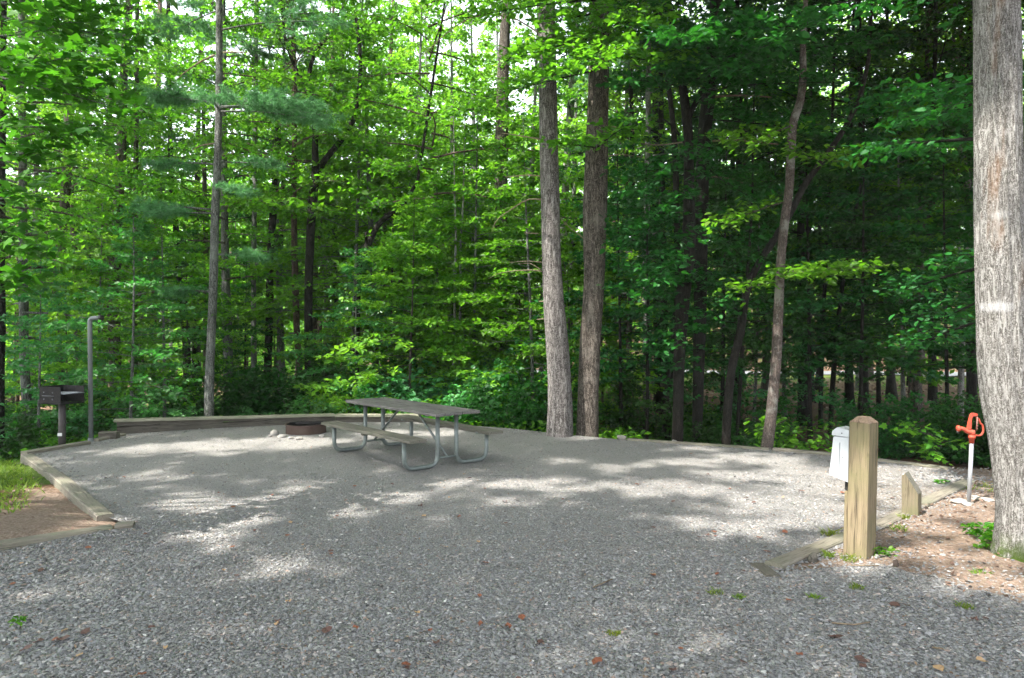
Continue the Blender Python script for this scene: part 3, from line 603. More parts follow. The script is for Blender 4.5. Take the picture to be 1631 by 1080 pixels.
nt_('R', 'oak_tree', 'thick grey furrowed trunk with white paint smudges, leaning out of frame at far right', [(1634, 893, 92), (1632, 860, 82), (1630, 800, 75), (1619, 710, 73), (1607, 640, 72), (1598, 560, 71), (1594, 450, 69), (1591, 300, 66), (1590, 150, 64), (1588, 0, 63), (1587, -120, 62), (1585, -300, 60)], 6.05, B_BIG, sides=96, rough=.03, n=260, flare=(.12, .22, 5, .6), ext_h=15, limbs=[])
nt_('thin', 'young_tree', 'slender wavy speckled trunk rising alone from the gravel edge left of the timber post', [(1221, 714, 19), (1228, 660, 17), (1236, 570, 16), (1240, 480, 15), (1244, 410, 14), (1250, 350, 14), (1257, 300, 13), (1260, 240, 13), (1264, 195, 13), (1275, 160, 12), (1279, 120, 11), (1279, 70, 9), (1282, 20, 8), (1285, -30, 7)], 11.6, B_THIN, sides=20, rough=.04, n=90, ext_h=9)
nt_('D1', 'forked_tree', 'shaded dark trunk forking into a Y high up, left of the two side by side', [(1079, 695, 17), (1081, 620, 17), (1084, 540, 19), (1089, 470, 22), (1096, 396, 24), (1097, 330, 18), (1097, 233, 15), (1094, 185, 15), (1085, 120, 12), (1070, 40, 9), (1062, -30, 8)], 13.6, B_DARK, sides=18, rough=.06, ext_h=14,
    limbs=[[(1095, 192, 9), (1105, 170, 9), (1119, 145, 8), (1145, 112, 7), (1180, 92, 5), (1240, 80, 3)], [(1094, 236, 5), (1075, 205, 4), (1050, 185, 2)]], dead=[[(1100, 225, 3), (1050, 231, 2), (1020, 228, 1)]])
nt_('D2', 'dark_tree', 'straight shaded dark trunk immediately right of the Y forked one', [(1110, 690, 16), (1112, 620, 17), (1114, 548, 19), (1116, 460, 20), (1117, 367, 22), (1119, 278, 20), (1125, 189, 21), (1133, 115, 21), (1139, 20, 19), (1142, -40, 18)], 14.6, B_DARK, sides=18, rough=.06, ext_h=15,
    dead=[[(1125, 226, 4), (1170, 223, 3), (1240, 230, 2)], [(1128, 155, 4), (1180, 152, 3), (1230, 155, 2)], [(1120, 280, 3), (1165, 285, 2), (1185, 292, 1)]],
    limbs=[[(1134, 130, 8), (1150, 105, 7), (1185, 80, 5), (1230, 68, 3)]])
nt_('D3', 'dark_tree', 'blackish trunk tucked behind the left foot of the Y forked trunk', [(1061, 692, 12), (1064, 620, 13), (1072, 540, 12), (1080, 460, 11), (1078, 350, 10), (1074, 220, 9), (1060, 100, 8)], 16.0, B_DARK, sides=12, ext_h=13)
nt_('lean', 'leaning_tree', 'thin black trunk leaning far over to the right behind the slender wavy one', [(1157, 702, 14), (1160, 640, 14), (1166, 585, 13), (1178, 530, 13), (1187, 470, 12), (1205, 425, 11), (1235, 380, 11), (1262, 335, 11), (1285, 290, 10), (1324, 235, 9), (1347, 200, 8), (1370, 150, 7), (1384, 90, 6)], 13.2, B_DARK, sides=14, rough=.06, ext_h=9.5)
nt_('P', 'white_pine_tree', 'tall straight grey pine standing behind the timber wall, with feathery needle boughs', [(333, 664, 15), (334, 600, 14), (336, 546, 13.5), (340, 441, 13), (343, 335, 13), (346, 278, 12), (348, 194, 11), (349, 111, 10.5), (349, 0, 10), (349, -60, 9)], 15.2, B_GREY, sides=22, rough=.03, ext_h=19, n=80,
    dead=[[(344, 228, 3), (320, 232, 2), (305, 240, 1)], [(350, 84, 3), (375, 83, 2), (395, 84, 1)], [(342, 88, 4), (320, 98, 3), (295, 115, 2), (280, 128, 1)]])
# mid distance trunks between the pines: (key, label, name, bark, depth, path, ext_h)
MID = [
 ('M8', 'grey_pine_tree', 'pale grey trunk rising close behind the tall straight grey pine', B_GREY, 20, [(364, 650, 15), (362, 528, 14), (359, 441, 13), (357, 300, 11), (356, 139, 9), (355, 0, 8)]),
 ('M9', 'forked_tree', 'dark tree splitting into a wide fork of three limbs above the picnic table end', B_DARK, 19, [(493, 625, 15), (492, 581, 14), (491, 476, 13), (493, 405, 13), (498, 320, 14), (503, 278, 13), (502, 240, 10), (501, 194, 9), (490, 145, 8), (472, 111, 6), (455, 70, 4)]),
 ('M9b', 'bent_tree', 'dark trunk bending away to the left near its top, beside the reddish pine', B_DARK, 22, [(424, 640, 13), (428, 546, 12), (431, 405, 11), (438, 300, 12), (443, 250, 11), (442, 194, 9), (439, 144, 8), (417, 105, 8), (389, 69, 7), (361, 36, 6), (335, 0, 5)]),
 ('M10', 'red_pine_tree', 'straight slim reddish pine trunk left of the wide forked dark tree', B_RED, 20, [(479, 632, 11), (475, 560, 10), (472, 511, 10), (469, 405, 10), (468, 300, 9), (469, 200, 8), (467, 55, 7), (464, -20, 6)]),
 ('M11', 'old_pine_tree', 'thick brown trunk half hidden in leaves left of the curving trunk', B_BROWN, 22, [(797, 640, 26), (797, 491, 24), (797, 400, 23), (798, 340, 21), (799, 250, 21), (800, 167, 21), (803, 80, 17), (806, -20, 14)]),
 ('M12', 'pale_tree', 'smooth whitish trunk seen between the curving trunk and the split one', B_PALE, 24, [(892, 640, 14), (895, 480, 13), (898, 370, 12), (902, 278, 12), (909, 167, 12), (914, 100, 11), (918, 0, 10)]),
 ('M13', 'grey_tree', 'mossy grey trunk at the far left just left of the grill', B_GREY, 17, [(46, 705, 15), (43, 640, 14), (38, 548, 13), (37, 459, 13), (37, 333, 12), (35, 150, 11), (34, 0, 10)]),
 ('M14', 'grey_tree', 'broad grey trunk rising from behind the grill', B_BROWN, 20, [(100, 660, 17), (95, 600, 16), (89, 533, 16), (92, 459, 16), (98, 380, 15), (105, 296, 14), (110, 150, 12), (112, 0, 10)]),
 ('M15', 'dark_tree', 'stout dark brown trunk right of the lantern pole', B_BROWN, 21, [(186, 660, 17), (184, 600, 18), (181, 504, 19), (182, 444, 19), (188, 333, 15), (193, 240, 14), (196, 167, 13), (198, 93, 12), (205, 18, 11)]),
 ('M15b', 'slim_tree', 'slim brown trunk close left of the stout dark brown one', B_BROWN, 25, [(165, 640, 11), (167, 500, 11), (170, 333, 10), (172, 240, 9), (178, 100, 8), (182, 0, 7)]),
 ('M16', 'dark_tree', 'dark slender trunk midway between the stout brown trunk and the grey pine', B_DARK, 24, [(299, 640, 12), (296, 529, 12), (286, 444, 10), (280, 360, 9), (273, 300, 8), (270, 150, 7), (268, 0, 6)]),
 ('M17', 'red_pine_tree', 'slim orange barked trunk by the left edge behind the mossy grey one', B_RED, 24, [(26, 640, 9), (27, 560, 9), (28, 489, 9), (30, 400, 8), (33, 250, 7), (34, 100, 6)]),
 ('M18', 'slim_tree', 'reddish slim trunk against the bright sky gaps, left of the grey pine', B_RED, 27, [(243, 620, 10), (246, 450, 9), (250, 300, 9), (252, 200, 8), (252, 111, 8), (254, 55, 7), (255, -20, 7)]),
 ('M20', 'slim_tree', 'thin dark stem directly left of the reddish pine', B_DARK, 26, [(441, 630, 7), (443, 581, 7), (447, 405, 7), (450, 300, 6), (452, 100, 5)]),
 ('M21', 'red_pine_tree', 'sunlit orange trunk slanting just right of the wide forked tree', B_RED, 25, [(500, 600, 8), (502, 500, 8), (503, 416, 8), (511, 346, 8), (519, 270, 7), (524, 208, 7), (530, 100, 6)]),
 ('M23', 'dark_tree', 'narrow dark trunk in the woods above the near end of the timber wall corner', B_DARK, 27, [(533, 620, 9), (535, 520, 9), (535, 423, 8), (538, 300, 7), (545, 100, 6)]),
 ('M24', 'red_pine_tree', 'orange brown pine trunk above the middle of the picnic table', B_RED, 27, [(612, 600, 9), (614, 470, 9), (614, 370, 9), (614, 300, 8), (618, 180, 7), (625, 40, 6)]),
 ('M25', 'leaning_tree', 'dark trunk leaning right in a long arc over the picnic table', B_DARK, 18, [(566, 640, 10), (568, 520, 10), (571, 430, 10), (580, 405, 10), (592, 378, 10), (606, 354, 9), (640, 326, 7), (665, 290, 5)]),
 ('M26', 'pale_sapling', 'left of two thin pale stems among bright leaves right of the table', B_PALE, 18, [(722, 600, 4.5), (724, 500, 4.5), (724, 434, 4), (726, 380, 3.5), (724, 320, 3)]),
 ('M26b', 'pale_sapling', 'right of two thin pale stems among bright leaves right of the table', B_PALE, 18.4, [(731, 600, 4.5), (733, 500, 4), (733, 434, 4), (734, 380, 3.5), (738, 320, 3)]),
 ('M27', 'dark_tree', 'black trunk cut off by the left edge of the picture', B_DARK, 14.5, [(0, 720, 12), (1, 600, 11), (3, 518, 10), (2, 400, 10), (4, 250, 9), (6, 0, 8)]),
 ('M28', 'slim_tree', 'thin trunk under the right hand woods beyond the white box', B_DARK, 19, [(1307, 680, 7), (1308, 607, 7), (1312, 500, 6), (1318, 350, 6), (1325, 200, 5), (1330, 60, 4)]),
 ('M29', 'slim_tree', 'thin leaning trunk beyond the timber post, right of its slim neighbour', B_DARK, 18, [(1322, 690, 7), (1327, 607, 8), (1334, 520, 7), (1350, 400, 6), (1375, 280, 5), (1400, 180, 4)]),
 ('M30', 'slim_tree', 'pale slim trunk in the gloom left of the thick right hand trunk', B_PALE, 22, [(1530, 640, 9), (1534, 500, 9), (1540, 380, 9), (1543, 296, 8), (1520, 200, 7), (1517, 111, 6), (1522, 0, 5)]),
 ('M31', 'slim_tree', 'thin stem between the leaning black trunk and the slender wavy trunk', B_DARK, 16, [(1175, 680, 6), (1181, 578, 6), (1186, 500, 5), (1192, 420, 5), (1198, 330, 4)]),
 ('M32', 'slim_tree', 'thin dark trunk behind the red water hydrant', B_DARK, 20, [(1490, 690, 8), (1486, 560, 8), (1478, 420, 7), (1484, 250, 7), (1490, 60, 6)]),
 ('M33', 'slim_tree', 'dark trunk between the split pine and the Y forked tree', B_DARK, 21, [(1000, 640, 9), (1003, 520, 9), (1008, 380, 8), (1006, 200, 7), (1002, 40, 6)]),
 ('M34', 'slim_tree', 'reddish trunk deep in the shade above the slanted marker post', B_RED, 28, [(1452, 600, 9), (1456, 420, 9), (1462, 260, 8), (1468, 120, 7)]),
]
# ---------------------------------------------------------------- shared crowns
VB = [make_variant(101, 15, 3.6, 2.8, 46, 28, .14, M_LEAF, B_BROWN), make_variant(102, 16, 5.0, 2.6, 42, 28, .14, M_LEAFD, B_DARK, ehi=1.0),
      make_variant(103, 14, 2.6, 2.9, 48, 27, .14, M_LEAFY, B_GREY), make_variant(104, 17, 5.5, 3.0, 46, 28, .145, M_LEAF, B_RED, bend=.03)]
VS = [make_variant(201, 6.0, 1.0, 1.9, 40, 34, .125, M_LEAFB, B_GREY, r=.045, lr=.012, elo=.0, ehi=.6, sub=7, vj=.3), make_variant(202, 5.0, .8, 1.7, 36, 36, .12, M_LEAFY, B_BROWN, r=.035, lr=.011, elo=.0, ehi=.7, sub=7, vj=.3),
      make_variant(203, 7.5, 1.6, 2.0, 44, 32, .13, M_LEAF, B_GREY, r=.05, lr=.013, elo=.0, ehi=.6, sub=7, vj=.3), make_variant(204, 6.8, 1.65, 1.9, 40, 32, .125, M_LEAFD, B_DARK, r=.045, lr=.012, elo=.0, ehi=.6, sub=7, vj=.3)]
def make_shrub(seed, h, R, nst, mat, leaf=.10, dens=34, kind='hex'):
    pl = Plant(seed); g = pl.g
    for k in range(nst):
        a = k*2.399+g.uniform(-.4, .4); el_ = g.uniform(.35, 1.35); L = (h if el_ > .9 else R)*g.uniform(.6, 1.1)
        pl.branch((math.cos(a)*.08, math.sin(a)*.08, 0), a, el_, L, .012, dens, 9, .25, .07, .45, start=.15)
    return dict(stems=pl.wood.mesh('stems', B_BROWN), foliage=pl.leaves('foliage', mat, leaf, kind))
VH = [make_shrub(301, 1.5, 1.1, 20, M_LEAFB, .105), make_shrub(302, 1.1, 1.0, 18, M_LEAF, .10), make_shrub(303, 2.1, 1.3, 24, M_LEAFD, .11), make_shrub(304, 1.7, 1.2, 22, M_LEAFY, .10)]
def crown_on(root, P3, o3, var, zlo, scale=1.0, rz=0.0, base_z=None, wide=1.0):
    """hang a shared crown on a traced trunk so that its stem follows that trunk above height zlo"""
    z = P3[:, 2]; zt = zlo; x = np.interp(zt+3, z, P3[:, 0]); y = np.interp(zt+3, z, P3[:, 1])
    for nm in ('limbs', 'crown'):
        o = link(nm, var[nm], root); o.location = (x-o3[0], y-o3[1], (base_z if base_z is not None else o3[2])-o3[2]); o.scale = (wide, wide, scale); o.rotation_euler = (0, 0, rz)
k = 0
for key, name, label, bark, d, path in MID:
    lim = []; dd = []
    if key == 'M9': lim = [[(503, 282, 11), (515, 258, 10), (528, 242, 10), (558, 203, 9), (569, 161, 8), (574, 125, 7), (572, 69, 6), (566, 20, 5)], [(489, 142, 7), (492, 120, 7), (500, 89, 6), (517, 64, 5), (528, 42, 4), (547, 10, 3)]]
    if key == 'M25': lim = [[(574, 425, 6), (582, 395, 5), (583, 370, 4)]]
    small = key in ('M26', 'M26b', 'M31', 'M28', 'M29')
    r = nt_(key, name, label, path, d, bark, sides=14, rough=.05, ext_h=(7.5 if small else 15), limbs=lim, dead=dd, n=40)
    if small: crown_on(*r, VS[1 if key.startswith('M26') else 3], 3.0, .95, k*1.3, wide=.75)
    elif key == 'M11': pass
    elif key in ('M9', 'M25', 'M9b'): crown_on(*r, VB[(k*3) % 4], 6, 1.0, k*1.3, wide=.9)
    else: crown_on(*r, VB[k % 4], 6, 1.05, k*1.3, wide=.85)
    k += 1
# needle boughs of the white pine, and two pines of the same kind whose boughs cross the picture
def pine_crown(root, o3, boughs, seed, dens=16, sub=10):
    pl = Plant(seed)
    for (x, y, z, a, L, e) in boughs: pine_bough(pl, np.array([x, y, z])-o3, a, L, .022, e, dens, sub)
    link('limbs', pl.wood.mesh('limbs', B_GREY), root); link('crown', pine_needles(pl, 'crown'), root)
def bough_px(px, py, d, a, L, e=.06): x, y, z = A(px, py, d); return (x, y, z, a, L, e)
root, P3, o3 = T['P']
bs = [bough_px(347, 165, 15.2, -.05, 2.1, .06), bough_px(347, 178, 15.2, -.3, 2.3, -.06), bough_px(347, 160, 15.2, .15, 1.8, .05), bough_px(347, 172, 15.2, -.15, 2.4, -.02), bough_px(347, 170, 15.2, -.55, 2.0, -.05), bough_px(347, 168, 15.2, .3, 2.2, .0), bough_px(347, 160, 15.2, 3.3, 1.2, .05), bough_px(347, 165, 15.2, -2.6, 1.2, .1), bough_px(347, 172, 15.2, -1.2, 1.2, .0),
      bough_px(345, 335, 15.2, 3.4, 1.4, .1), bough_px(345, 340, 15.2, -2.5, 1.2, .0), bough_px(345, 262, 15.2, 3.0, 1.3, .1), bough_px(346, 258, 15.2, .2, 1.2, .12), bough_px(339, 465, 15.2, 3.3, .9, .1), bough_px(340, 405, 15.2, .1, 1.0, .0), bough_px(340, 300, 15.2, -.4, .9, -.1)]
for q in range(26): z = 8.0+q*.42; bs.append((np.interp(z, P3[:, 2], P3[:, 0]), np.interp(z, P3[:, 2], P3[:, 1]), z, q*2.4, 2.6*(1-q/36), .15))
pine_crown(root, o3, bs, 71)
def pine_tree(label, px, py, d, w, boughs, seed, name='white_pine_tree', bark=B_GREY, hi=17):
    r = named_tree(name, label, [(px, py, w), (px-1, (py+300)/2, w*.9), (px+1, 300, w*.8), (px+3, 100, w*.65), (px+4, -40, w*.55)], d, bark, sides=14, ext_h=hi)
    root, P3, o3 = r; bs = list(boughs)
    for q in range(22): z = 8.5+q*.4; bs.append((np.interp(z, P3[:, 2], P3[:, 0]), np.interp(z, P3[:, 2], P3[:, 1]), z, q*2.4, 2.4*(1-q/30), .12))
    pine_crown(root, o3, bs, seed, 13, 9)
pine_tree('slim grey pine whose bough hangs high over the timber wall', 405, 630, 21, 9, [bough_px(405, 70, 21, .0, 2.0, -.05), bough_px(405, 80, 21, -.35, 1.8, -.06), bough_px(405, 60, 21, .4, 1.8, .05), bough_px(405, 95, 21, -.9, 1.2, -.1), bough_px(405, 400, 21, .2, 1.2, 0), bough_px(405, 420, 21, -.5, 1.1, 0)], 72)
pine_crown(T['M11'][0], T['M11'][2], [bough_px(797, 318, 22, .0, 1.6, .0), bough_px(797, 322, 22, 3.2, 1.8, .0), bough_px(797, 312, 22, -.6, 1.6, .0), bough_px(797, 330, 22, -2.4, 2.0, -.05), bough_px(797, 325, 22, -1.5, 1.5, 0), bough_px(797, 340, 22, 3.5, 1.6, 0)], 73)
pine_tree('grey pine with thin boughs between the split trunk and the Y fork', 1030, 640, 20, 12, [bough_px(1030, 90, 20, 3.1, 2.2, 0), bough_px(1030, 110, 20, -2.4, 2.0, 0), bough_px(1030, 230, 20, 3.3, 2.0, 0), bough_px(1030, 250, 20, -.6, 2.0, 0), bough_px(1030, 330, 20, -2, 1.6, 0)], 74)
pine_tree('brown pine with thin high boughs above the lantern pole', 215, 620, 22, 10, [bough_px(215, 120, 22, 0, 2.4, .05), bough_px(215, 180, 22, -.7, 2.2, 0), bough_px(215, 90, 22, 3.1, 2.0, .1), bough_px(215, 210, 22, .5, 1.8, 0), bough_px(215, 50, 22, -.3, 2.3, .1)], 75, bark=B_BROWN)
# ---------------------------------------------------------------- woods behind: whole trees that share meshes, told apart by where they stand
def whole_tree(name, label, x, y, var, s=1.0, sz=1.0, rz=0.0, group=None, cat='tree', extra=0.0):
    r = empty(name, (x, y, tz(x, y)-.08+extra), rz, label=label, cat=cat, group=group)
    for nm in ('trunk', 'limbs', 'crown'):
        o = link(nm, var[nm], r)
    r.scale = (s, s, s*sz); return r
LANDM = [(-400, 'at the far left beyond the grill'), (170, 'beyond the lantern pole and the low timber wall'), (350, 'between the tall grey pine and the wide forked tree'), (500, 'above the picnic table'), (780, 'between the thick brown trunk and the split pine'),
         (950, 'between the split pine and the Y forked tree'), (1150, 'beyond the slender wavy trunk'), (1300, 'behind the timber post and white box'), (1480, 'beyond the red hydrant and thick right hand trunk')]
def where(px):
    r = LANDM[0][1]
    for a, b in LANDM:
        if px >= a: r = b
    return r
KIND = ['green leafy tree', 'deep green tall tree', 'yellow green leafy tree', 'red barked leafy tree']
g = np.random.default_rng(77); cnt = 0
rows = [(24, 9, (-60, 1700)), (29, 11, (-100, 1740)), (35, 14, (-100, 1740)), (43, 17, (-100, 1750)), (56, 17, (-100, 1750))]
for d, n, (a, b) in rows:
    for q in range(n):
        px = a+(b-a)*(q+g.uniform(.15, .85))/n; y = d*g.uniform(.93, 1.08); x = (px-W0/2)*y/F
        if 580 < px < 830 and d < 30: continue
        if px < 420 and d < 26: continue
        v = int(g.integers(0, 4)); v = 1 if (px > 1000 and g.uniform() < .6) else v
        band = 'mid woods' if d < 40 else 'far woods'
        lo = '%s, %s' % (band, where(px))
        whole_tree('forest_tree', '%s, %s' % (KIND[v], lo), x, y, VB[v], g.uniform(.85, 1.15)*(1.0 if px < 1000 else 1.1), g.uniform(.95, 1.15), g.uniform(0, 6.28), group='trees of the woods behind the clearing')
        cnt += 1
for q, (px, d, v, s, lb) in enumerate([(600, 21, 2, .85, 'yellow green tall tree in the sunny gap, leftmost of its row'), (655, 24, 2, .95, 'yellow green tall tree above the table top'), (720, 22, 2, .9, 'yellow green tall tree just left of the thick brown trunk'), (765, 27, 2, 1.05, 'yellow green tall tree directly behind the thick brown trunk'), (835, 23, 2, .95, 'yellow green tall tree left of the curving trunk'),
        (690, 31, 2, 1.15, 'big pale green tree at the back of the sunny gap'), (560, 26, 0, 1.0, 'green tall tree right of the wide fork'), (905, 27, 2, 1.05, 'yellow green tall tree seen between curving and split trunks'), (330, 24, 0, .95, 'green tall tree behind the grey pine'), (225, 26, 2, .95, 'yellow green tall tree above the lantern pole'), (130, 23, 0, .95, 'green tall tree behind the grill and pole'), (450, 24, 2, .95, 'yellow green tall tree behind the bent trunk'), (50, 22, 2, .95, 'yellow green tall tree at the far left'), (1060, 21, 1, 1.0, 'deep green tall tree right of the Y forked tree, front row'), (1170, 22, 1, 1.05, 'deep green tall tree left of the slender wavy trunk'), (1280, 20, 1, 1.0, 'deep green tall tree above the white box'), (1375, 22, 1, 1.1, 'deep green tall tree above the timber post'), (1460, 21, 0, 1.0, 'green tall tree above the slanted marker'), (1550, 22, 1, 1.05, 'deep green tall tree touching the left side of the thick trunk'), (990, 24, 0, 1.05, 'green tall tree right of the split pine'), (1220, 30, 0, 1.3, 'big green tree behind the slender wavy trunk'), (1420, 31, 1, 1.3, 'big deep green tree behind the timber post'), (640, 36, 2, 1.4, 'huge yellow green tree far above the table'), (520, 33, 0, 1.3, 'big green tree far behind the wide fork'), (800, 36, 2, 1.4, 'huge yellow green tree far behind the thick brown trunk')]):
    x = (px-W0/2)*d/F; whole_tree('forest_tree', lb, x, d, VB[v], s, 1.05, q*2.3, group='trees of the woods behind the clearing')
# understorey saplings: (px, depth, variant, scale, label)
SAP = [(60, 15, 0, .75, 'leafy sapling behind the grill, left part'), (205, 14.8, 0, .85, 'pale green layered sapling right of the lantern pole'), (262, 16.5, 2, .8, 'tall layered sapling left of the grey pine'), (110, 18, 1, .9, 'yellow green sapling behind grill and pole'),
       (155, 20, 2, .9, 'green sapling in the second row behind the lantern pole'), (300, 19, 3, .8, 'dark sapling in the shade left of the grey pine'), (20, 19, 1, 1.0, 'yellow green sapling at the far left edge'), (390, 21, 3, .7, 'dark sapling behind the end of the low wall'),
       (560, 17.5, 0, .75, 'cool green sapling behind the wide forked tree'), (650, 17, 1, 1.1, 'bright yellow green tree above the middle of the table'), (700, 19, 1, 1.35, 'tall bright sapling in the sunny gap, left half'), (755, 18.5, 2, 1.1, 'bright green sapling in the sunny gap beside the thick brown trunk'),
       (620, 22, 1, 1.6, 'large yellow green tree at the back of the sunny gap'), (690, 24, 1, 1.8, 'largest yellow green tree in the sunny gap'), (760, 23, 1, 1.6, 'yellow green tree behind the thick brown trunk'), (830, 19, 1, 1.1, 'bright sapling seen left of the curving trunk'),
       (560, 20, 2, 1.5, 'green tree filling the space right of the wide fork'), (850, 17, 2, 1.0, 'green sapling directly behind the curving trunk'), (912, 18, 1, 1.0, 'bright sapling seen in the slot between curving and split trunks'), (990, 16.5, 3, 1.0, 'dark sapling right of the split pine'),
       (1030, 15.5, 3, .9, 'dark layered sapling left of the Y forked trunk'), (1150, 17, 3, 1.1, 'dark layered sapling behind the straight dark trunk'), (1200, 18, 0, 1.0, 'cool green sapling behind the leaning black trunk'), (1290, 17, 3, 1.15, 'dark green tree beyond the white box'),
       (1370, 16, 3, 1.1, 'dark green tree rising above the timber post'), (1440, 18, 2, 1.15, 'green tree above the slanted marker'), (1510, 16, 3, 1.05, 'dark tree just left of the thick right hand trunk'), (1600, 17, 3, 1.1, 'dark tree behind the thick right hand trunk'),
       (1250, 22, 2, 1.4, 'big green understorey tree deep beyond the slender wavy trunk'), (1110, 22, 3, 1.4, 'big dark understorey tree deep behind the straight dark trunk'), (1400, 23, 3, 1.5, 'big dark understorey tree deep beyond the timber post'), (1530, 24, 2, 1.5, 'big green understorey tree deep beyond the hydrant'),
       (960, 22, 1, 1.2, 'yellow green tree seen behind the split pine'), (1050, 26, 1, 1.5, 'yellow green tree far behind the Y forked tree'), (60, 26, 1, 1.4, 'yellow green tree deep behind the grill'), (180, 27, 1, 1.4, 'yellow green tree deep behind the stout brown trunk'), (320, 27, 1, 1.4, 'yellow green tree deep behind the grey pine'), (440, 28, 1, 1.4, 'yellow green tree deep behind the reddish pine'), (130, 33, 2, 1.5, 'green tree deep in the woods behind the grill'), (380, 34, 2, 1.5, 'green tree deep in the woods behind the low wall')]
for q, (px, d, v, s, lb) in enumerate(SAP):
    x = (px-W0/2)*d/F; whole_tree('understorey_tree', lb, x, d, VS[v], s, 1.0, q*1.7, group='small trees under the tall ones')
# shrubs: (px, depth, variant, scale, label)
SHR = [(395, 16.0, 1, .75, 'low leafy bush right of the grey pine foot'), (430, 16.5, 0, .7, 'cool green bush above the left part of the timber wall'), (470, 16.2, 1, .8, 'green bush above the rusty fire ring'), (515, 16.0, 0, .9, 'cool green bush behind the corner of the timber wall'),
       (560, 16.3, 3, .9, 'yellow green bush behind the left end of the table'), (600, 17.3, 0, 1.35, 'tall cool green bush behind the table'), (640, 16.2, 1, .9, 'bush right behind the table top'), (680, 17.4, 0, 1.5, 'big rounded bush behind the middle of the table'), (720, 16.4, 0, 1.1, 'bush above the right end of the table'),
       (760, 17.0, 3, 1.3, 'yellow green bush left of the curving trunk'), (790, 15.2, 2, .75, 'dark bush behind the right bench'), (815, 16.2, 2, 1.2, 'dark arching bush close left of the curving trunk'), (850, 15.2, 1, .6, 'low bush at the foot of the curving trunk'), (835, 17.5, 3, 1.3, 'taller lit bush behind the curving trunk foot'),
       (645, 18.5, 0, 1.7, 'back row bush over the table, left one'), (710, 19, 3, 1.8, 'back row bush over the table, middle one'), (560, 18.5, 2, 1.4, 'back row dark bush over the table, far left one'), (770, 19, 0, 1.6, 'back row bush over the table, right one'),
       (985, 14.6, 1, .45, 'low creeping bush beside the white rock'), (1020, 14.8, 1, .5, 'low bush left of the Y forked trunk foot'), (960, 15.2, 1, .6, 'small bush right of the split pine foot'), (1120, 14.6, 2, .45, 'dark low bush between the two dark trunks'), (1180, 14.2, 2, .5, 'dark low bush behind the leaning black trunk foot'),
       (905, 15.0, 2, .6, 'dark bush in the slot between the two pine trunks'), (930, 13.3, 1, .20, 'small sprout at the foot of the split pine'), (1040, 16.5, 2, 1.0, 'dark bush behind the blackish trunk'), (1100, 17.5, 1, 1.0, 'green bush beyond the two dark trunks'),
       (240, 15.8, 0, .8, 'cool green bush over the left end of the timber wall'), (290, 16.0, 1, .7, 'low bush behind the wall left of the grey pine'), (180, 14.6, 1, .7, 'bush behind the step of the timber wall'), (120, 14.0, 1, .75, 'bush between grill and lantern pole'), (150, 16.4, 0, 1.0, 'tall bush behind the lantern pole'),
       (60, 14.6, 2, .8, 'dark bush behind and left of the grill'), (20, 13.8, 1, .7, 'bush at the left edge above the grassy bank'), (80, 17.5, 0, 1.2, 'big bush in the row behind the grill'), (15, 17.5, 2, 1.2, 'big dark bush at the left edge'), (210, 18, 2, 1.1, 'dark bush in the row behind the lantern pole'), (330, 18.5, 2, 1.1, 'dark bush behind the grey pine'), (410, 19, 2, 1.0, 'dark bush in the gap right of the grey pine'), (480, 19, 2, 1.1, 'dark bush behind the reddish pine foot'),
       (1200, 16.5, 2, .8, 'dark bush beyond the slender wavy trunk'), (1400, 14.5, 2, .8, 'black green bush beyond the timber post'), (1480, 14.0, 2, .7, 'black green bush beyond the marker post'), (1560, 13.6, 2, .8, 'black green bush beyond the hydrant'), (1620, 13.2, 2, .8, 'black green bush behind the thick trunk')]
for q, (px, d, v, s, lb) in enumerate(SHR):
    x = (px-W0/2)*d/F; r = empty('shrub', (x, d, tz(x, d)-.03), q*2.1, label=lb, cat='bush', group='bushes at the foot of the woods')
    r.scale = (s, s, s)
    for nm in ('stems', 'foliage'): link(nm, VH[v][nm], r)
# sprays of leaves traced where they hang: small plants and boughs
def spray_plant(name, label, base, sprays, mat, leaf, cat='bush', bark=B_BROWN, kind='hex', dens=30, stem=.012, seed=1, root=None, group=None):
    """sprays: (start point, end point, spread width); leaves lie in tiers along each"""
    pl = Plant(seed); b = Vector(base)
    for a, e, wdt in sprays:
        a = np.array(a)-np.array(b); e = np.array(e)-np.array(b); d = e-a; L = np.linalg.norm(d); az_ = math.atan2(d[1], d[0]); el_ = math.asin(d[2]/L)
        pl.branch(a, az_, el_, L, stem, dens, max(5, int(L/.14)), .06, leaf*.65, wdt/L, start=.15, vj=.8)
    r = root or empty(name, b, label=label, cat=cat, group=group)
    link('stems', pl.wood.mesh('stems', bark), r); link('foliage', pl.leaves('foliage', mat, leaf, kind, up=.75, spread=.38), r); return r
gz = lambda px, d: ((px-W0/2)*d/F, d, tz((px-W0/2)*d/F, d))
b = gz(1290, 12.4)
spray_plant('sapling', 'sprawling leafy seedling behind the edging left of the white box', b, [(b, A(1215, 672, 12.2), .4), (b, A(1250, 662, 12.0), .45), (b, A(1320, 672, 12.2), .4), (b, A(1300, 690, 11.8), .35), (A(1250, 670, 12.1), A(1210, 685, 11.9), .3), (b, A(1262, 705, 11.8), .3)], M_LEAF, .11, seed=31)
b = gz(1500, 11.3)
spray_plant('sapling', 'bright yellow green maple seedling left of the red hydrant', b, [(A(1495, 700, 11.2), A(1432, 666, 10.9), .18), (A(1495, 700, 11.2), A(1465, 672, 10.8), .2), (A(1500, 705, 11.2), A(1510, 700, 10.8), .2), (A(1500, 710, 11.2), A(1472, 716, 10.7), .18), (b, A(1485, 700, 11.1), .15)], M_LEAFY, .10, kind='maple', seed=32, dens=15)
r, P3_, o3_ = T['thin']
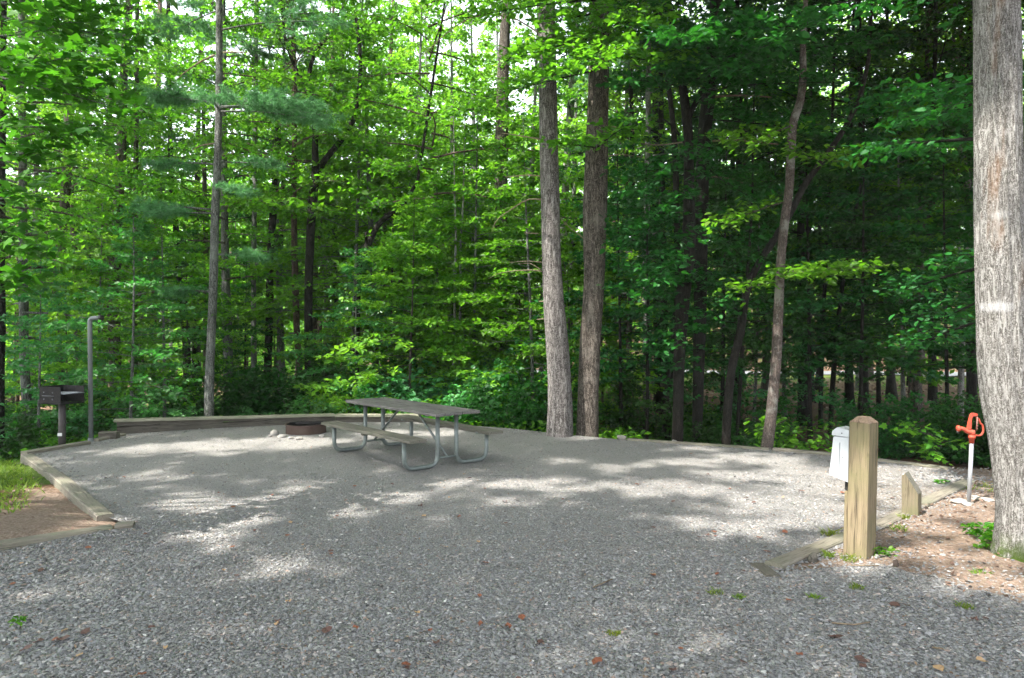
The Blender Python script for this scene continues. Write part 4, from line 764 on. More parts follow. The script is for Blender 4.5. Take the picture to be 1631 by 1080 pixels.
spray_plant('', '', o3_, [(A(1243, 440, 11.6), A(1395, 410, 9.6), .75), (A(1243, 435, 11.6), A(1320, 425, 10.2), .6), (A(1243, 450, 11.6), A(1180, 455, 11), .5), (A(1262, 200, 11.6), A(1200, 230, 10.5), .8), (A(1262, 250, 11.6), A(1340, 250, 10.4), .8), (A(1255, 320, 11.6), A(1160, 350, 11), .7)], M_LEAF, .11, root=r, bark=B_THIN, seed=33)
# the near maple whose boughs fill the upper left corner
mt = empty('maple_tree', (-7.4, 6.2, tz(-7.4, 6.2)), label='maple just out of frame whose lobed leaves fill the upper left corner', cat='tree'); mo = np.array(mt.location)
tb = NB(); ml = bez([(0, 0, -.1), (.1, 0, 2), (.05, .1, 5), (.2, 0, 9), (.1, 0, 13)], 30); tb.tube(ml, np.linspace(.17, .05, 30), 16, rough=.05, flare=(.25, .4, 4, 1)); link('trunk', tb.mesh('trunk', B_GREY), mt)
pl = Plant(41)
mb = [(A(-20, 110, 6.6), A(130, 72, 6.3), 1.0), (A(-30, 118, 6.6), A(215, 175, 6.4), .9), (A(-30, 60, 6.6), A(110, 30, 6.6), .9), (A(-30, 0, 6.8), A(130, 5, 6.6), .9), (A(-40, 200, 6.5), A(150, 200, 6.3), .8), (A(-40, 280, 6.5), A(80, 215, 6.4), .8), (A(-40, 250, 6.4), A(60, 245, 6.2), .7),
      (A(-40, 380, 6.4), A(35, 350, 6.2), .6), (A(-40, 330, 6.4), A(30, 300, 6.2), .6), (A(-40, 400, 6.3), A(40, 385, 6.1), .5), (A(-30, 130, 6.6), A(200, 125, 6.8), .8), (A(-40, 20, 6.8), A(215, 60, 7.2), .8), (A(-40, 80, 6.2), A(60, 140, 6.0), .8), (A(-40, -30, 6.8), A(240, -20, 7.2), .9), (A(-40, 490, 6.2), A(30, 420, 6.1), .4), (A(-40, 450, 6.0), A(20, 440, 6.0), .3), (A(-60, -60, 6.8), A(160, -60, 6.6), 1.0)]
for a, e, wd in mb:
    a = np.array(a)-mo; e = np.array(e)-mo; st = np.array([ml[8][0]*.5, 0, max(1.5, a[2]-.6)])
    pl.wood.tube([st, (st+a)/2+np.array([0, 0, .12]), a], [.035, .02, .013], 5, cap=False)
    d_ = e-a; L = np.linalg.norm(d_); pl.branch(a, math.atan2(d_[1], d_[0]), math.asin(d_[2]/L), L, .013, 24, max(6, int(L/.12)), .02, .06, wd*.55/L, start=.1, vj=.6)
link('limbs', pl.wood.mesh('limbs', B_GREY), mt); link('crown', pl.leaves('crown', M_MAPLE, .115, 'maple', up=.8, spread=.45), mt)
T['maple'] = (mt, ml+mo, mo)
# ---------------------------------------------------------------- unseen trees added around and behind the viewer to carry the canopy over the clearing
for q, (x, y, lb) in enumerate([(-10.5, -6.5, 'unseen shade tree behind the viewer, far to the left'), (-5.6, -8.2, 'unseen shade tree behind the viewer, left of the middle'), (1.0, -7.6, 'unseen shade tree behind the viewer, right of the middle'), (7.0, 1.2, 'unseen shade tree standing out of frame right of the drive'), (-11.5, 4.0, 'unseen shade tree standing out of frame left of the bank'), (11.5, 9.5, 'unseen shade tree standing out of frame right of the thick trunk'), (-13, 11, 'unseen shade tree standing out of frame left of the grill')]):
    zb = tz(x, y); r = empty('oak_tree', (x, y, zb), label=lb, cat='tree'); tl = trunk_line(19, 900+q, .02); tb = NB(); tb.tube(tl, np.linspace(.2, .05, 22), 14, rough=.05, flare=(.3, .4, 4, q)); link('trunk', tb.mesh('trunk', B_BROWN), r)
    T['o%d' % q] = (r, tl+np.array([x, y, zb]), np.array([x, y, zb]))
def shade_canopy():  # leaves added overhead to shade the scene, with gaps cut for LIT points
    g = np.random.default_rng(55)
    keys = ['A', 'B', 'R', 'D1', 'D2', 'thin', 'lean', 'maple', 'M27']+['o%d' % q for q in range(7)]
    roots = [T[k_] for k_ in keys]; tops = np.array([r[1][-1][:2]*.7+r[1][0][:2]*.3 for r in roots])
    cl = []
    for (x0, x1, y0, y1, dens) in [(-25, 8, -12, 16, 3.5), (1, 24, 7, 38, 4.6)]:  # second block thickens the leaves over the right woods to darken them
        n = int((x1-x0)*(y1-y0)*dens); x = g.uniform(x0, x1, n); y = g.uniform(y0, y1, n)
        lo = np.maximum(12.5 if x0 < -5 else 7.6, H+YH/F*np.clip(y, 0, None)+.75); z = lo+g.uniform(0, 5.5, n)*g.uniform(.4, 1, n)
        cl.append(np.stack([x, y, z], 1))
    cl = np.vstack(cl)
    n_per = 62; P = np.repeat(cl, n_per, 0)+g.normal(0, 1, (len(cl)*n_per, 3))*np.array([.62, .62, .26])
    P = P[~sunlit_gap(P)]
    P = P[~((P[:, 1] > 0) & (P[:, 2] < H+YH/F*P[:, 1]+.12))]
    own = np.argmin(((P[:, None, :2]-tops[None])**2).sum(2), 1); cown = np.argmin(((cl[:, None, :2]-tops[None])**2).sum(2), 1)
    for q, (root, P3, o3) in enumerate(roots):
        Pk = P[own == q]
        if len(Pk) < 50: continue
        D = g.normal(0, 1, (len(Pk), 3)); Nn = rand_dirs(len(Pk), g, .6, .6)
        V, Fc = kite(Pk-o3, Nn, D, .29*g.uniform(.6, 1.2, len(Pk)), .8)
        link('crown', np_mesh('crown', V, Fc, M_LEAF if q % 2 else M_LEAFD, fattr=g.uniform(0, 1, len(Fc))), root)
        wb = NB(); cc = cl[cown == q]; cc = cc[::4][:40]
        for c_ in cc:
            z = min(P3[-1][2]-.2, c_[2]-.4); a = np.array([np.interp(z, P3[:, 2], P3[:, 0]), np.interp(z, P3[:, 2], P3[:, 1]), z])
            if c_[1] > 0 and a[2] < H+YH/F*a[1]: continue
            wb.tube(np.array([a, (a+c_)/2+[0, 0, .25], c_])-o3, [.04, .025, .008], 4, cap=False)
        if wb.n and len(wb.V) > 9: link('limbs', wb.mesh('limbs', B_BROWN), root)
        elif wb.n:
            for V_, Q_ in zip(wb.V, wb.Q): one = NB(); one.add(V_, Q_-Q_.min()); link('limb', one.mesh('limb', B_BROWN), root)
shade_canopy()
# visible lower boughs of the two pines' neighbours: bright leaves across the top middle and top right
def bough_cloud(key, segs, mat, leaf, seed, bark=B_DARK, dens=30, kind='hex'):
    root, P3, o3 = T[key]; pl = Plant(seed)
    for (ax, ay, ad), (ex, ey, ed), wdt in segs:
        a = np.array(A(ax, ay, ad))-o3; e = np.array(A(ex, ey, ed))-o3; d_ = e-a; L = np.linalg.norm(d_)
        pl.branch(a, math.atan2(d_[1], d_[0]), math.asin(d_[2]/L), L, .02, dens, max(7, int(L/.16)), .03, .07, wdt/L, start=.08, vj=.5)
    link('limbs', pl.wood.mesh('limbs', bark), root); link('crown', pl.leaves('crown', mat, leaf, kind, up=.75, spread=.42, keep=(lambda Q: ~sunlit_gap(Q+o3)) if key == 'B' else None), root)
bough_cloud('B', [((956, 60, 13.3), (800, 90, 11.2), 1.1), ((956, 40, 13.3), (1040, 30, 11), 1.2), ((956, 80, 13.3), (860, 120, 11), 1.1), ((956, 90, 13.3), (1060, 90, 11.2), 1.0), ((956, 20, 13.3), (880, 30, 11), 1.1), ((956, 110, 13.3), (760, 150, 12), 1.0), ((956, 50, 13.3), (950, 100, 10.6), 1.0), ((950, 235, 13.3), (900, 225, 12), .7), ((946, 240, 13.3), (1010, 190, 12), .9), ((956, 0, 13.3), (740, 20, 11.5), 1.0)], M_LEAF, .12, 51)
bough_cloud('D1', [((1090, 130, 13.6), (1180, 100, 10.5), 1.3), ((1086, 110, 13.6), (1240, 50, 9.6), 1.3), ((1086, 90, 13.6), (1110, 40, 9.5), 1.2), ((1080, 60, 13.6), (1300, 20, 9.0), 1.2), ((1090, 140, 13.6), (1010, 120, 11.5), 1.1), ((1097, 240, 13.6), (1020, 300, 12), 1.2), ((1097, 300, 13.6), (990, 380, 12.4), 1.2), ((1097, 350, 13.6), (1040, 450, 12.2), 1.2), ((1090, 400, 13.6), (1010, 480, 12.4), 1.1), ((1088, 460, 13.6), (1060, 560, 12.5), .9)], M_LEAFD, .12, 52)
bough_cloud('D2', [((1125, 150, 14.6), (1330, 120, 11), 1.4), ((1125, 190, 14.6), (1290, 200, 11.5), 1.4), ((1120, 260, 14.6), (1220, 320, 12.5), 1.3), ((1118, 320, 14.6), (1200, 420, 12.8), 1.2), ((1116, 420, 14.6), (1180, 500, 13), 1.0), ((1130, 120, 14.6), (1400, 50, 11), 1.4), ((1115, 470, 14.6), (1080, 430, 12.8), 1.0)], M_LEAFD, .12, 53)
bough_cloud('R', [((1585, 150, 6.6), (1440, 185, 9.6), .8), ((1585, 120, 6.6), (1370, 150, 10), .8), ((1585, 220, 6.8), (1430, 225, 9.8), .7), ((1590, 420, 7.4), (1440, 462, 9.4), .45), ((1590, 400, 7.4), (1530, 410, 8.4), .3), ((1590, 500, 7.4), (1440, 545, 9.4), .5), ((1590, 470, 7.4), (1500, 505, 9.0), .4), ((1590, -10, 6.0), (1330, 2, 7.0), .3)], M_LEAFD, .085, 54, B_DARK, dens=44)
# ---------------------------------------------------------------- far woods: one mass of foliage that closes the view
def far_woods():
    g = np.random.default_rng(91); cl = []
    for d0, n, zt in ((62, 1000, 24), (75, 1500, 28), (92, 1700, 34)):
        px = g.uniform(-300, 1950, n); y = d0*g.uniform(.93, 1.08, n); x = (px-W0/2)*y/F; u = g.uniform(0, 1, n)
        right = 1/(1+np.exp(-(px-950)/90)); zmax = zt*(.62+.5*right)
        z = terrain(np.stack([x, y], 1))+zmax*(u**1.25)+.5
        cl.append(np.stack([x, y, z], 1))
    cl = np.vstack(cl); P = np.repeat(cl, 22, 0)+g.normal(0, 1, (len(cl)*22, 3))*np.array([1.5, 1.2, .8]); n = len(P)
    V, Fc = kite(P, rand_dirs(n, g, .4, .8), g.normal(0, 1, (n, 3)), .62*g.uniform(.6, 1.3, n), .8)
    o = link('far_woods', np_mesh('far_woods', V, Fc, M_LEAFY, fattr=g.uniform(0, 1, len(Fc)))); tag(o, 'mass of green foliage closing the far end of the woods', 'woods', kind='stuff')
far_woods()
# low ground plants, grass and litter that nobody could count
def scatter_in(n, x0, x1, y0, y1, g): return np.stack([g.uniform(x0, x1, n), g.uniform(y0, y1, n)], 1)
def ground_cover():
    g = np.random.default_rng(61); P = scatter_in(52000, -22, 26, 12, 42, g); px = W0/2+P[:, 0]*F/P[:, 1]
    su = sdist(P, UP); k = (su > .25) & (fnoise(P, .9) > -.15+(px > 1020)*.75) & (px > -80) & (px < 1720); P = P[k]; P = np.repeat(P, 3, 0); n = len(P); P += g.normal(0, .10, P.shape)
    z = terrain(P)+g.uniform(.04, .40, n)*np.clip(sdist(P, UP), .2, 1)
    V, Fc = kite(np.column_stack([P, z]), rand_dirs(n, g, .8, .5), g.normal(0, 1, (n, 3)), .115*g.uniform(.6, 1.4, n))
    tag(link('ground_cover', np_mesh('ground_cover', V, Fc, M_LEAF, fattr=g.uniform(0, 1, len(Fc)))), 'low leafy plants covering the forest floor behind the clearing', 'ground cover', kind='stuff')
ground_cover()
def litter():
    g = np.random.default_rng(62)
    P = np.vstack([scatter_in(26000, -20, 40, 11, 75, g), scatter_in(4500, 3, 12, 5, 12, g), scatter_in(900, -10, -3.5, 5, 11, g)]); s = sdist(P, PAD); P = P[s > .12]; n = len(P)
    rd = (np.abs(P[:, 1]-(53.5+(P[:, 0]+6)*(-4.5/66))) < 3.2); P = P[~rd]; n = len(P)
    V, Fc = kite(np.column_stack([P, terrain(P)+g.uniform(.004, .03, n)]), rand_dirs(n, g, .9, .35), g.normal(0, 1, (n, 3))*[1, 1, .1], np.where(P[:, 1] > 25, .2, np.where(P[:, 1] > 11, .085, .045))*g.uniform(.5, 1.3, n), .7, -.15)
    tag(link('leaf_litter', np_mesh('leaf_litter', V, Fc, M_LITTER, fattr=g.uniform(0, 1, len(Fc)))), 'brown fallen leaves strewn over the dirt and the forest floor', 'leaf litter', kind='stuff')
litter()
def blades(name, label, P, h, mat, g, wd=.006, lean=.5):
    n = len(P); z = terrain(P[:, :2]) if P.shape[1] == 2 else P[:, 2]; B = np.column_stack([P[:, :2], z-.005]); a = g.uniform(0, 6.28, n); s = np.stack([np.cos(a), np.sin(a), 0*a], 1)*wd*g.uniform(.6, 1.4, (n, 1))
    hh = h*g.uniform(.4, 1.2, n)[:, None]; ln = np.stack([g.normal(0, lean, n), g.normal(0, lean, n), np.ones(n)], 1)*hh
    mid = B+ln*.55+[0, 0, .0]; tip = B+ln*np.array([1.35, 1.35, .9])
    V = np.stack([B-s, B+s, mid+s*.8, tip, mid-s*.8], 1).reshape(-1, 3)
    return np_mesh(name, V, np.arange(5*n).reshape(n, 5), mat, fattr=g.uniform(0, 1, n))
def grass_stuff():
    g = np.random.default_rng(63); P = scatter_in(60000, -11, -3.2, 5.2, 14, g); s = sdist(P, PAD); lp = sdist(P, np.array([G(75, 775)[:2], G(150, 812)[:2], G(185, 838)[:2], G(60, 862)[:2], G(-60, 876)[:2], G(-60, 832)[:2], G(40, 812)[:2]]))
    k = (s > .16) & (lp+.25*fnoise(P, 3) > g.uniform(-.05, .5, len(P))); P = P[k]
    tag(link('grass', blades('grass', '', P, .085, M_GRASS, g)), 'thin yellow green grass on the bank left of the timber edging', 'grass', kind='stuff')
    Q = scatter_in(16000, 4, 9, 5.0, 10, g); s = sdist(Q, PAD); k = (s > .15) & (fnoise(Q, 2.3) > .55); Q = Q[k]
    if len(Q): tag(link('grass', blades('grass', '', Q, .05, M_GRASS, g, .004)), 'sparse moss and grass on the dirt around the thick right hand trunk', 'grass', kind='stuff')
grass_stuff()
def bits():
    g = np.random.default_rng(68); n = 15000; y = 3.3+12*g.uniform(0, 1, n)**1.2; P = np.stack([(g.uniform(-40, 1680, n)-W0/2)*y/F, y], 1); s_ = sdist(P, PAD)
    keep = (s_ < -.02) & (g.uniform(0, 1, n) < .30+.7*np.exp(s_/.5)+.5*(fnoise(P, 1.7) > .35)); P = P[keep]; n = len(P)
    V, Fc = kite(np.column_stack([P, padz(P)+g.uniform(.003, .012, n)]), rand_dirs(n, g, .9, .35), g.normal(0, 1, (n, 3))*[1, 1, .1], g.uniform(.008, .034, n), .45, -.1)
    tag(link('leaf_crumbs', np_mesh('leaf_crumbs', V, Fc, M_LITTER, fattr=g.uniform(0, 1, len(Fc)))), 'crumbs of dead leaves and bark scattered over the gravel', 'leaf litter', kind='stuff')
bits()
# ---------------------------------------------------------------- loose gravel stones as real pieces
def stones():
    g = np.random.default_rng(64); T_ = []
    for n, y0, y1, s0, s1 in ((90000, 3.2, 6.2, .0040, .0145), (70000, 6.0, 9.5, .0045, .0125), (60000, 9, 14.8, .0055, .012)):
        y = g.uniform(y0, y1, n); x = (g.uniform(-60, 1700, n)-W0/2)*y/F; T_.append(np.column_stack([x, y, s0+(s1-s0)*g.uniform(0, 1, n)**2.2]))
    T_ = np.vstack(T_); P = T_[:, :2]; s = T_[:, 2]; k = (sdist(P, PAD) < -.03+0*s)
    # thinner on the packed middle, thick at the front and along the edges
    dn = np.where(P[:, 1] < 5.6, 1, np.where(P[:, 1] < 7, .75, .5))+.35*(fnoise(P, 1.3) > .2)+.5*np.clip((P[:, 0]-.5)*.3, 0, 1)
    k &= g.uniform(0, 1, len(P)) < dn
    ds = sdist(P, PAD); off = (ds > .0) & (P[:, 0] > 2) & (P[:, 1] < 10) & (g.uniform(0, 1, len(P)) < .75*np.exp(-ds/.5)+.05); k |= off; zoff = np.where(off, np.maximum(terrain(P), 0), 0)
    P = P[k]; s = s[k]; zoff = zoff[k]
    e = (sdist(P, PAD) > -.5) & (P[:, 1] > 9); s = np.where(e, s*1.3, s)
    s = np.where((P[:, 1] < 7.5) & (P[:, 0] < -2.5), s*1.35, s)
    n = len(P)
    base = np.array([[1, 0, 0], [.45, .9, .1], [-.6, .75, 0], [-1, -.1, .1], [-.4, -.9, 0], [.7, -.7, .05], [.25, .1, 1], [-.3, -.05, .85], [0, 0, -.7]], float)
    FT = np.array([[0, 1, 6], [1, 2, 6], [2, 7, 6], [2, 3, 7], [3, 4, 7], [4, 5, 7], [5, 6, 7], [5, 0, 6]])
    V = base[None]+g.normal(0, .20, (n, 9, 3)); V *= (s[:, None]*g.uniform(.7, 1.3, (n, 3)))[:, None, :]*np.array([1, 1, .42]); V[:, :, 0] *= g.uniform(1, 1.5, n)[:, None]
    tl = g.normal(0, .22, (n, 2)); V[:, :, 2] += V[:, :, 0]*tl[:, :1]+V[:, :, 1]*tl[:, 1:]
    a = g.uniform(0, 6.28, n)[:, None]; x, y = V[:, :, 0]*np.cos(a)-V[:, :, 1]*np.sin(a), V[:, :, 0]*np.sin(a)+V[:, :, 1]*np.cos(a)
    V = np.stack([x+P[:, :1], y+P[:, 1:], V[:, :, 2]+(s*.18+padz(P)+zoff)[:, None]], 2).reshape(-1, 3)
    Fc = (FT[None]+np.arange(n)[:, None, None]*9).reshape(-1, 3); var = np.repeat(g.uniform(0, 1, n), len(FT))
    tag(link('loose_gravel', np_mesh('loose_gravel', V, Fc, M_STONE, fattr=var)), 'loose grey slate gravel strewn over the whole clearing', 'gravel', kind='stuff')
stones()
# ---------------------------------------------------------------- edging timbers
def timber(name, label, a, b, wd, h, z0, mat=M_TIMB, mat_top=None, group='weathered timbers edging the gravel', off=0.0, parent=None, tilt=0.0, seed=0, cat='timber', chip=.012):
    a = Vector((a[0], a[1], 0)); b = Vector((b[0], b[1], 0)); d = b-a; L = d.length; u = d.normalized(); nrm = Vector((-u.y, u.x, 0)); c = (a+b)/2+nrm*off
    g = random.Random(seed); bm = bmesh.new(); n = max(3, int(L/.22)); rings = []
    for i in range(n+1):
        x = -L/2+L*i/n; prof = []
        k = chip
        for (yy, zz) in ((-wd/2, 0), (-wd/2, h-k), (-wd/2+k, h), (0, h+.001), (wd/2-k, h), (wd/2, h-k), (wd/2, 0)):
            prof.append(bm.verts.new((x, yy+g.uniform(-1, 1)*k*.12, zz+(g.uniform(-1, .6)*k*.12 if zz > 0 else 0)+tilt*x)))
        rings.append(prof)
    for i in range(n):
        for j in range(6): bm.faces.new([rings[i][j], rings[i+1][j], rings[i+1][j+1], rings[i][j+1]])
    bm.faces.new(rings[0][::-1]); bm.faces.new(rings[-1])
    me = bm_mesh(name, bm, mat); o = link(name, me, parent); o.location = (c.x, c.y, z0); o.rotation_euler = (0, 0, math.atan2(u.y, u.x))
    if parent is None: tag(o, label, cat, group)
    return o
def Gz(px, py, z): p = G(px, py, z); return p
t1a, t1b, t1c = Gz(42, 722, .02), Gz(90, 755, .02), Gz(168, 821, .025)
timber('edging_timber', 'timber on the left bank edge, farther one running to the far corner', t1a, t1b, .15, .24, -.22, seed=1)
timber('edging_timber', 'nearer timber on the left bank edge, resting over the corner block', Gz(89, 753, .03), t1c, .155, .24, -.205, seed=2)
timber('edging_timber', 'long dark faced timber at the lower left edge of the photo, beside the drive', Gz(-260, 922, -.08), Gz(180, 855, -.07), .14, .20, -.185, off=.072, seed=3, tilt=.004)
timber('edging_timber', 'short block ending the front timber at the left corner of the gravel', Gz(182, 855, -.07), Gz(211, 851, -.06), .145, .20, -.165, off=.074, seed=4, mat=M_TIMB)
timber('edging_timber', 'low timber flush with the gravel from the far left corner past the grill', Gz(38, 719, .05), Gz(140, 702, .05), .13, .14, -.09, seed=5)
timber('edging_timber', 'low timber beside the lantern pole foot before the wall steps up', Gz(152, 699, .04), Gz(196, 690, .04), .13, .12, -.08, seed=6)
timber('edging_timber', 'short raised timber forming the step at the left end of the timber wall', Gz(160, 688, .11), Gz(188, 687, .12), .14, .21, -.09, seed=7, mat=M_TIMBD)
# timber wall: two courses and a pale cap, bending behind the fire ring
wl = empty('timber_retaining_wall', G(350, 681), label='low retaining wall of stacked dark timbers with pale caps behind the fire ring', cat='retaining wall'); wo_ = Vector(wl.location)
def wpart(nm, a, b, wd, h, z0, mat, off, seed, chip=.012, tilt=0.0):
    o = timber(nm, '', a, b, wd, h, z0, mat, off=off, seed=seed, parent=wl, chip=chip, tilt=tilt); o.location = Vector(o.location)-wo_; return o
wa, wb_, wc, wd_ = G(186, 690.5), G(355, 681.5), G(534, 672.8), G(668, 672)
for q, (a, b) in enumerate(((wa, wb_), (wb_, wc), (wc, wd_))):
    ht = (.228, .186, .150)[q]; hh = ht/2; A_, B_ = Vector((a[0], a[1])), Vector((b[0], b[1])); u = (B_-A_).normalized(); tl_ = (-.040, -.040, -.006)[q]/(B_-A_).length
    wpart('course', a, b, .14, hh+.02, -.02, M_TIMBD, .08, 10+q); wpart('course', a, b, .135, hh-.022, hh-.001, M_TIMBD, .083, 20+q, tilt=tl_)
    wpart('cap', A_-u*(.05 if q == 0 else 0), B_-u*.006, .24, .04, ht-.038, M_TIMBT, .05, 30+q, chip=.006, tilt=tl_)
timber('edging_timber', 'worn plank edge along the back of the gravel left of the slender trunk', Gz(1000, 700, .01), Gz(1225, 714.5, .02), .12, .12, -.09, seed=8)
timber('edging_timber', 'back edge timber from the slender trunk to behind the white box', Gz(1232, 715, .02), Gz(1345, 725, .02), .13, .14, -.10, seed=9)
timber('edging_timber', 'back edge timber between the timber post and the dirt patch', Gz(1352, 726, .02), Gz(1512, 746, .015), .13, .12, -.09, seed=12)
timber('edging_timber', 'half buried timber right of the marker post, running toward the hydrant', Gz(1466, 801, .02), Gz(1542, 764, .02), .15, .13, -.11, seed=13)
timber('edging_timber', 'sunken timber between timber post and marker post', Gz(1394, 835, .015), Gz(1447, 810, .02), .15, .13, -.12, seed=14)
timber('edging_timber', 'splintered timber end left of the timber post, lying beside the gravel', Gz(1232, 897, .03), Gz(1352, 848, .025), .15, .14, -.115, seed=15, tilt=-.01)
timber('edging_timber', 'flat dark buried timber end nearest the drive, below the splintered one', Gz(1205, 897, .004), Gz(1232, 918, .004), .14, .10, -.092, seed=16, mat=M_TIMBD)
# ---------------------------------------------------------------- rusty fire ring and its stones
fx, fy, _ = G(485, 690); fy += .1
fr = empty('fire_ring', (fx, fy, 0), label='rusty round steel fire ring with a black grate, behind the table', cat='fire ring')
def lathe(prof, n=48):
    bm = bmesh.new(); rings = []
    for r_, z_ in prof: rings.append([bm.verts.new((r_*math.cos(2*math.pi*k/n), r_*math.sin(2*math.pi*k/n), z_)) for k in range(n)])
    for a_, b_ in zip(rings, rings[1:]):
        for k in range(n): bm.faces.new([a_[k], a_[(k+1) % n], b_[(k+1) % n], b_[k]])
    return bm, rings
bm, _r = lathe([(.355, -.03), (.355, .145), (.372, .150), (.372, .162), (.345, .162), (.345, -.03)]); me = bm_mesh('ring', bm, M_RUST, True); auto_smooth(me); link('ring', me, fr)
bm, rr_ = lathe([(.341, .155), (.341, -.02)]); me = bm_mesh('lining', bm, M_RUSTIN, True); link('lining', me, fr)
bm, rr_ = lathe([(.34, .02), (.22, .045), (.1, .06), (.01, .065)]); bm.faces.new(rr_[-1]); link('ash_bed', bm_mesh('ash_bed', bm, M_ASH, True), fr)
gb = NB()
for k in range(9):
    y = -.16+k*.04; hw = math.sqrt(max(.01, .30**2-y*y)); gb.tube([(-hw*.8+.05, y+.05, .172), (hw*.8+.05, y+.05, .172)], .006, 6)
gb.tube([(-.2, -.13, .164), (-.2, .24, .164)], .008, 6); gb.tube([(.28, -.13, .164), (.28, .24, .164)], .008, 6); gb.tube([(-.2, .24, .164), (-.33, .1, .164)], .008, 6)
link('grate', gb.mesh('grate', M_BLACK), fr)
def rock(label, px, py, sx, sy, sz, seed, name='rock', mat=M_ROCK, z=None, cat='rock', group=None):
    g = np.random.default_rng(seed); bm = bmesh.new(); bmesh.ops.create_icosphere(bm, subdivisions=3, radius=1)
    k = g.normal(0, 1, (9, 3)); k /= np.linalg.norm(k, axis=1)[:, None]; h = g.uniform(.55, .95, 9)
    for v in bm.verts:
        p = np.array(v.co)
        for kk, hh in zip(k, h):
            t = p@kk
            if t > hh: p = p-kk*(t-hh)*.85
        p *= 1+.03*math.sin(p[0]*9+seed)*math.cos(p[1]*8)
        v.co = Vector((p[0]*sx/2, p[1]*sy/2, p[2]*sz*.62+sz*.30))
    me = bm_mesh(name, bm, mat); auto_smooth(me, 25)
    x, y, _ = G(px, py); o = link(name, me); o.location = (x, y, (tz(x, y) if z is None else z)-sz*.08); o.rotation_euler = (0, 0, g.uniform(0, 6)); tag(o, label, cat, group); return o
RG = 'rocks set around the fire ring'
for q, (px, py, sx, sy, sz, lb) in enumerate([(437, 693, .20, .15, .12, 'pointed grey rock at the far left of the fire ring'), (449, 697, .18, .13, .07, 'flat pale rock left of the fire ring'), (463, 699, .12, .10, .05, 'small rock under the left front of the fire ring'), (477, 700, .16, .12, .06, 'pale flat rock in front of the fire ring'), (513, 696, .14, .11, .07, 'rock at the right of the fire ring near the bench'), (430, 696, .09, .07, .05, 'smallest rock, outermost left of the fire ring')]):
    rock(lb, px, py, sx, sy, sz, 400+q, group=RG, z=0)
rock('white rock lying at the gravel edge right of the split trunk', 990, 698, .17, .13, .09, 420, mat=M_CONC, z=0)
rock('small flat rock on the back edge beside the Y forked tree foot', 1074, 703, .10, .08, .04, 421, z=0)
# ---------------------------------------------------------------- picnic table
TX, TY, TR = -1.52, 10.84, -.873
tb_ = empty('picnic_table', (TX, TY, 0), TR, label='grey weathered wooden picnic table on bent galvanised pipe legs', cat='picnic table')
def boards(nm, L, y0, wd, n, z, th, mat, ends=0.0, seed=0):
    bm = bmesh.new(); g = random.Random(seed); w1 = wd/n
    for k in range(n):
        add_box(bm, Vector((g.uniform(-.006, .006), y0+w1*(k+.5), z-th/2+g.uniform(-.0015, .0015))), (L, w1-.007, th), Matrix.Rotation(g.uniform(-.002, .002), 3, 'Z'), .004, 1)
    return link(nm, bm_mesh(nm, bm, mat), tb_)
TL = 2.52
boards('tabletop', TL, -.36, .72, 5, .762, .042, M_TABLE, seed=3)
for s in (-1, 1):
    o = boards('bench_seat', TL, (.50 if s > 0 else -.77), .27, 1, .45, .042, M_BENCH, seed=5+s)
def fillet(P, r, n=7):
    out = [Vector(P[0])]
    for a, b, c in zip(P, P[1:], P[2:]):
        a, b, c = Vector(a), Vector(b), Vector(c); u = (a-b).normalized(); v = (c-b).normalized()
        p, q = b+u*r, b+v*r
        for k in range(n+1):
            t = k/n; out.append((1-t)**2*p+2*t*(1-t)*b+t*t*q)
    out.append(Vector(P[-1])); return [tuple(x) for x in out]
for u in (-.99, .99):
    for s in (-1, 1):
        lb = NB(); lb.tube(fillet([(u, s*.155, .715), (u, s*.155, .032), (u, s*.68, .032), (u, s*.68, .405)], .15, 9), .030, 14); link('leg', lb.mesh('leg', M_GALV), tb_)
    lb = NB(); lb.tube([(u, -.15, .13), (u, .15, .13)], .016, 8); link('cross_bar', lb.mesh('cross_bar', M_GALV), tb_)
    bm = bmesh.new(); add_box(bm, Vector((u, 0, .7185)), (.05, .68, .028), None, .004); 
    for s in (-1, 1): add_box(bm, Vector((u, s*.63, .4095)), (.05, .26, .028), None, .004)
    link('bracket', bm_mesh('bracket', bm, M_GALV), tb_)
    lb = NB(); sg = 1 if u > 0 else -1; lb.tube([(u, 0, .135), (sg*.22, 0, .70), (sg*.14, 0, .715)], .016, 8); link('brace', lb.mesh('brace', M_GALV), tb_)
bm = bmesh.new(); add_box(bm, Vector((0, 0, .7085)), (.09, .60, .02), None, .003); add_box(bm, Vector((0, .635, .40)), (.06, .24, .045), None, .003); add_box(bm, Vector((0, -.635, .40)), (.06, .24, .045), None, .003); link('cleat', bm_mesh('cleat', bm, M_BENCH), tb_)
# ---------------------------------------------------------------- pedestal grill
gx, gy, _ = G(99, 706)
gr = empty('pedestal_grill', (gx, gy, 0), .0, label='black steel park grill box on a single post at the left', cat='grill')
lb = NB(); lb.tube([(0, 0, -.1), (0, 0, .66)], .054, 16); link('post', lb.mesh('post', simple_mat('grey_brown_post', (.085, .075, .075), .7, .3, vscale=15)), gr)
bm = bmesh.new(); add_box(bm, Vector((-.004, -.056, .15)), (.07, .006, .05), None, .001); link('tag', bm_mesh('tag', bm, M_LABEL), gr)
fb = empty('firebox', (0, 0, 0)); fb.parent = gr
rz = Matrix.Rotation(.75, 4, 'Z')
fb_rot = rz
bm = bmesh.new(); W_, D_, Hh, th = .50, .42, .27, .008
ang = .72; RM = Matrix.Rotation(ang, 4, 'Z') @ Matrix.Translation((0, 0, .0))
def gbox(c, s, mat, nm, par, bv=.002):
    bm = bmesh.new(); add_box(bm, Vector(c), s, None, bv); me = bm_mesh(nm, bm, mat); me.transform(RM); return link(nm, me, par)
bpy.data.objects.remove(fb)
bm = bmesh.new(); z0 = .655
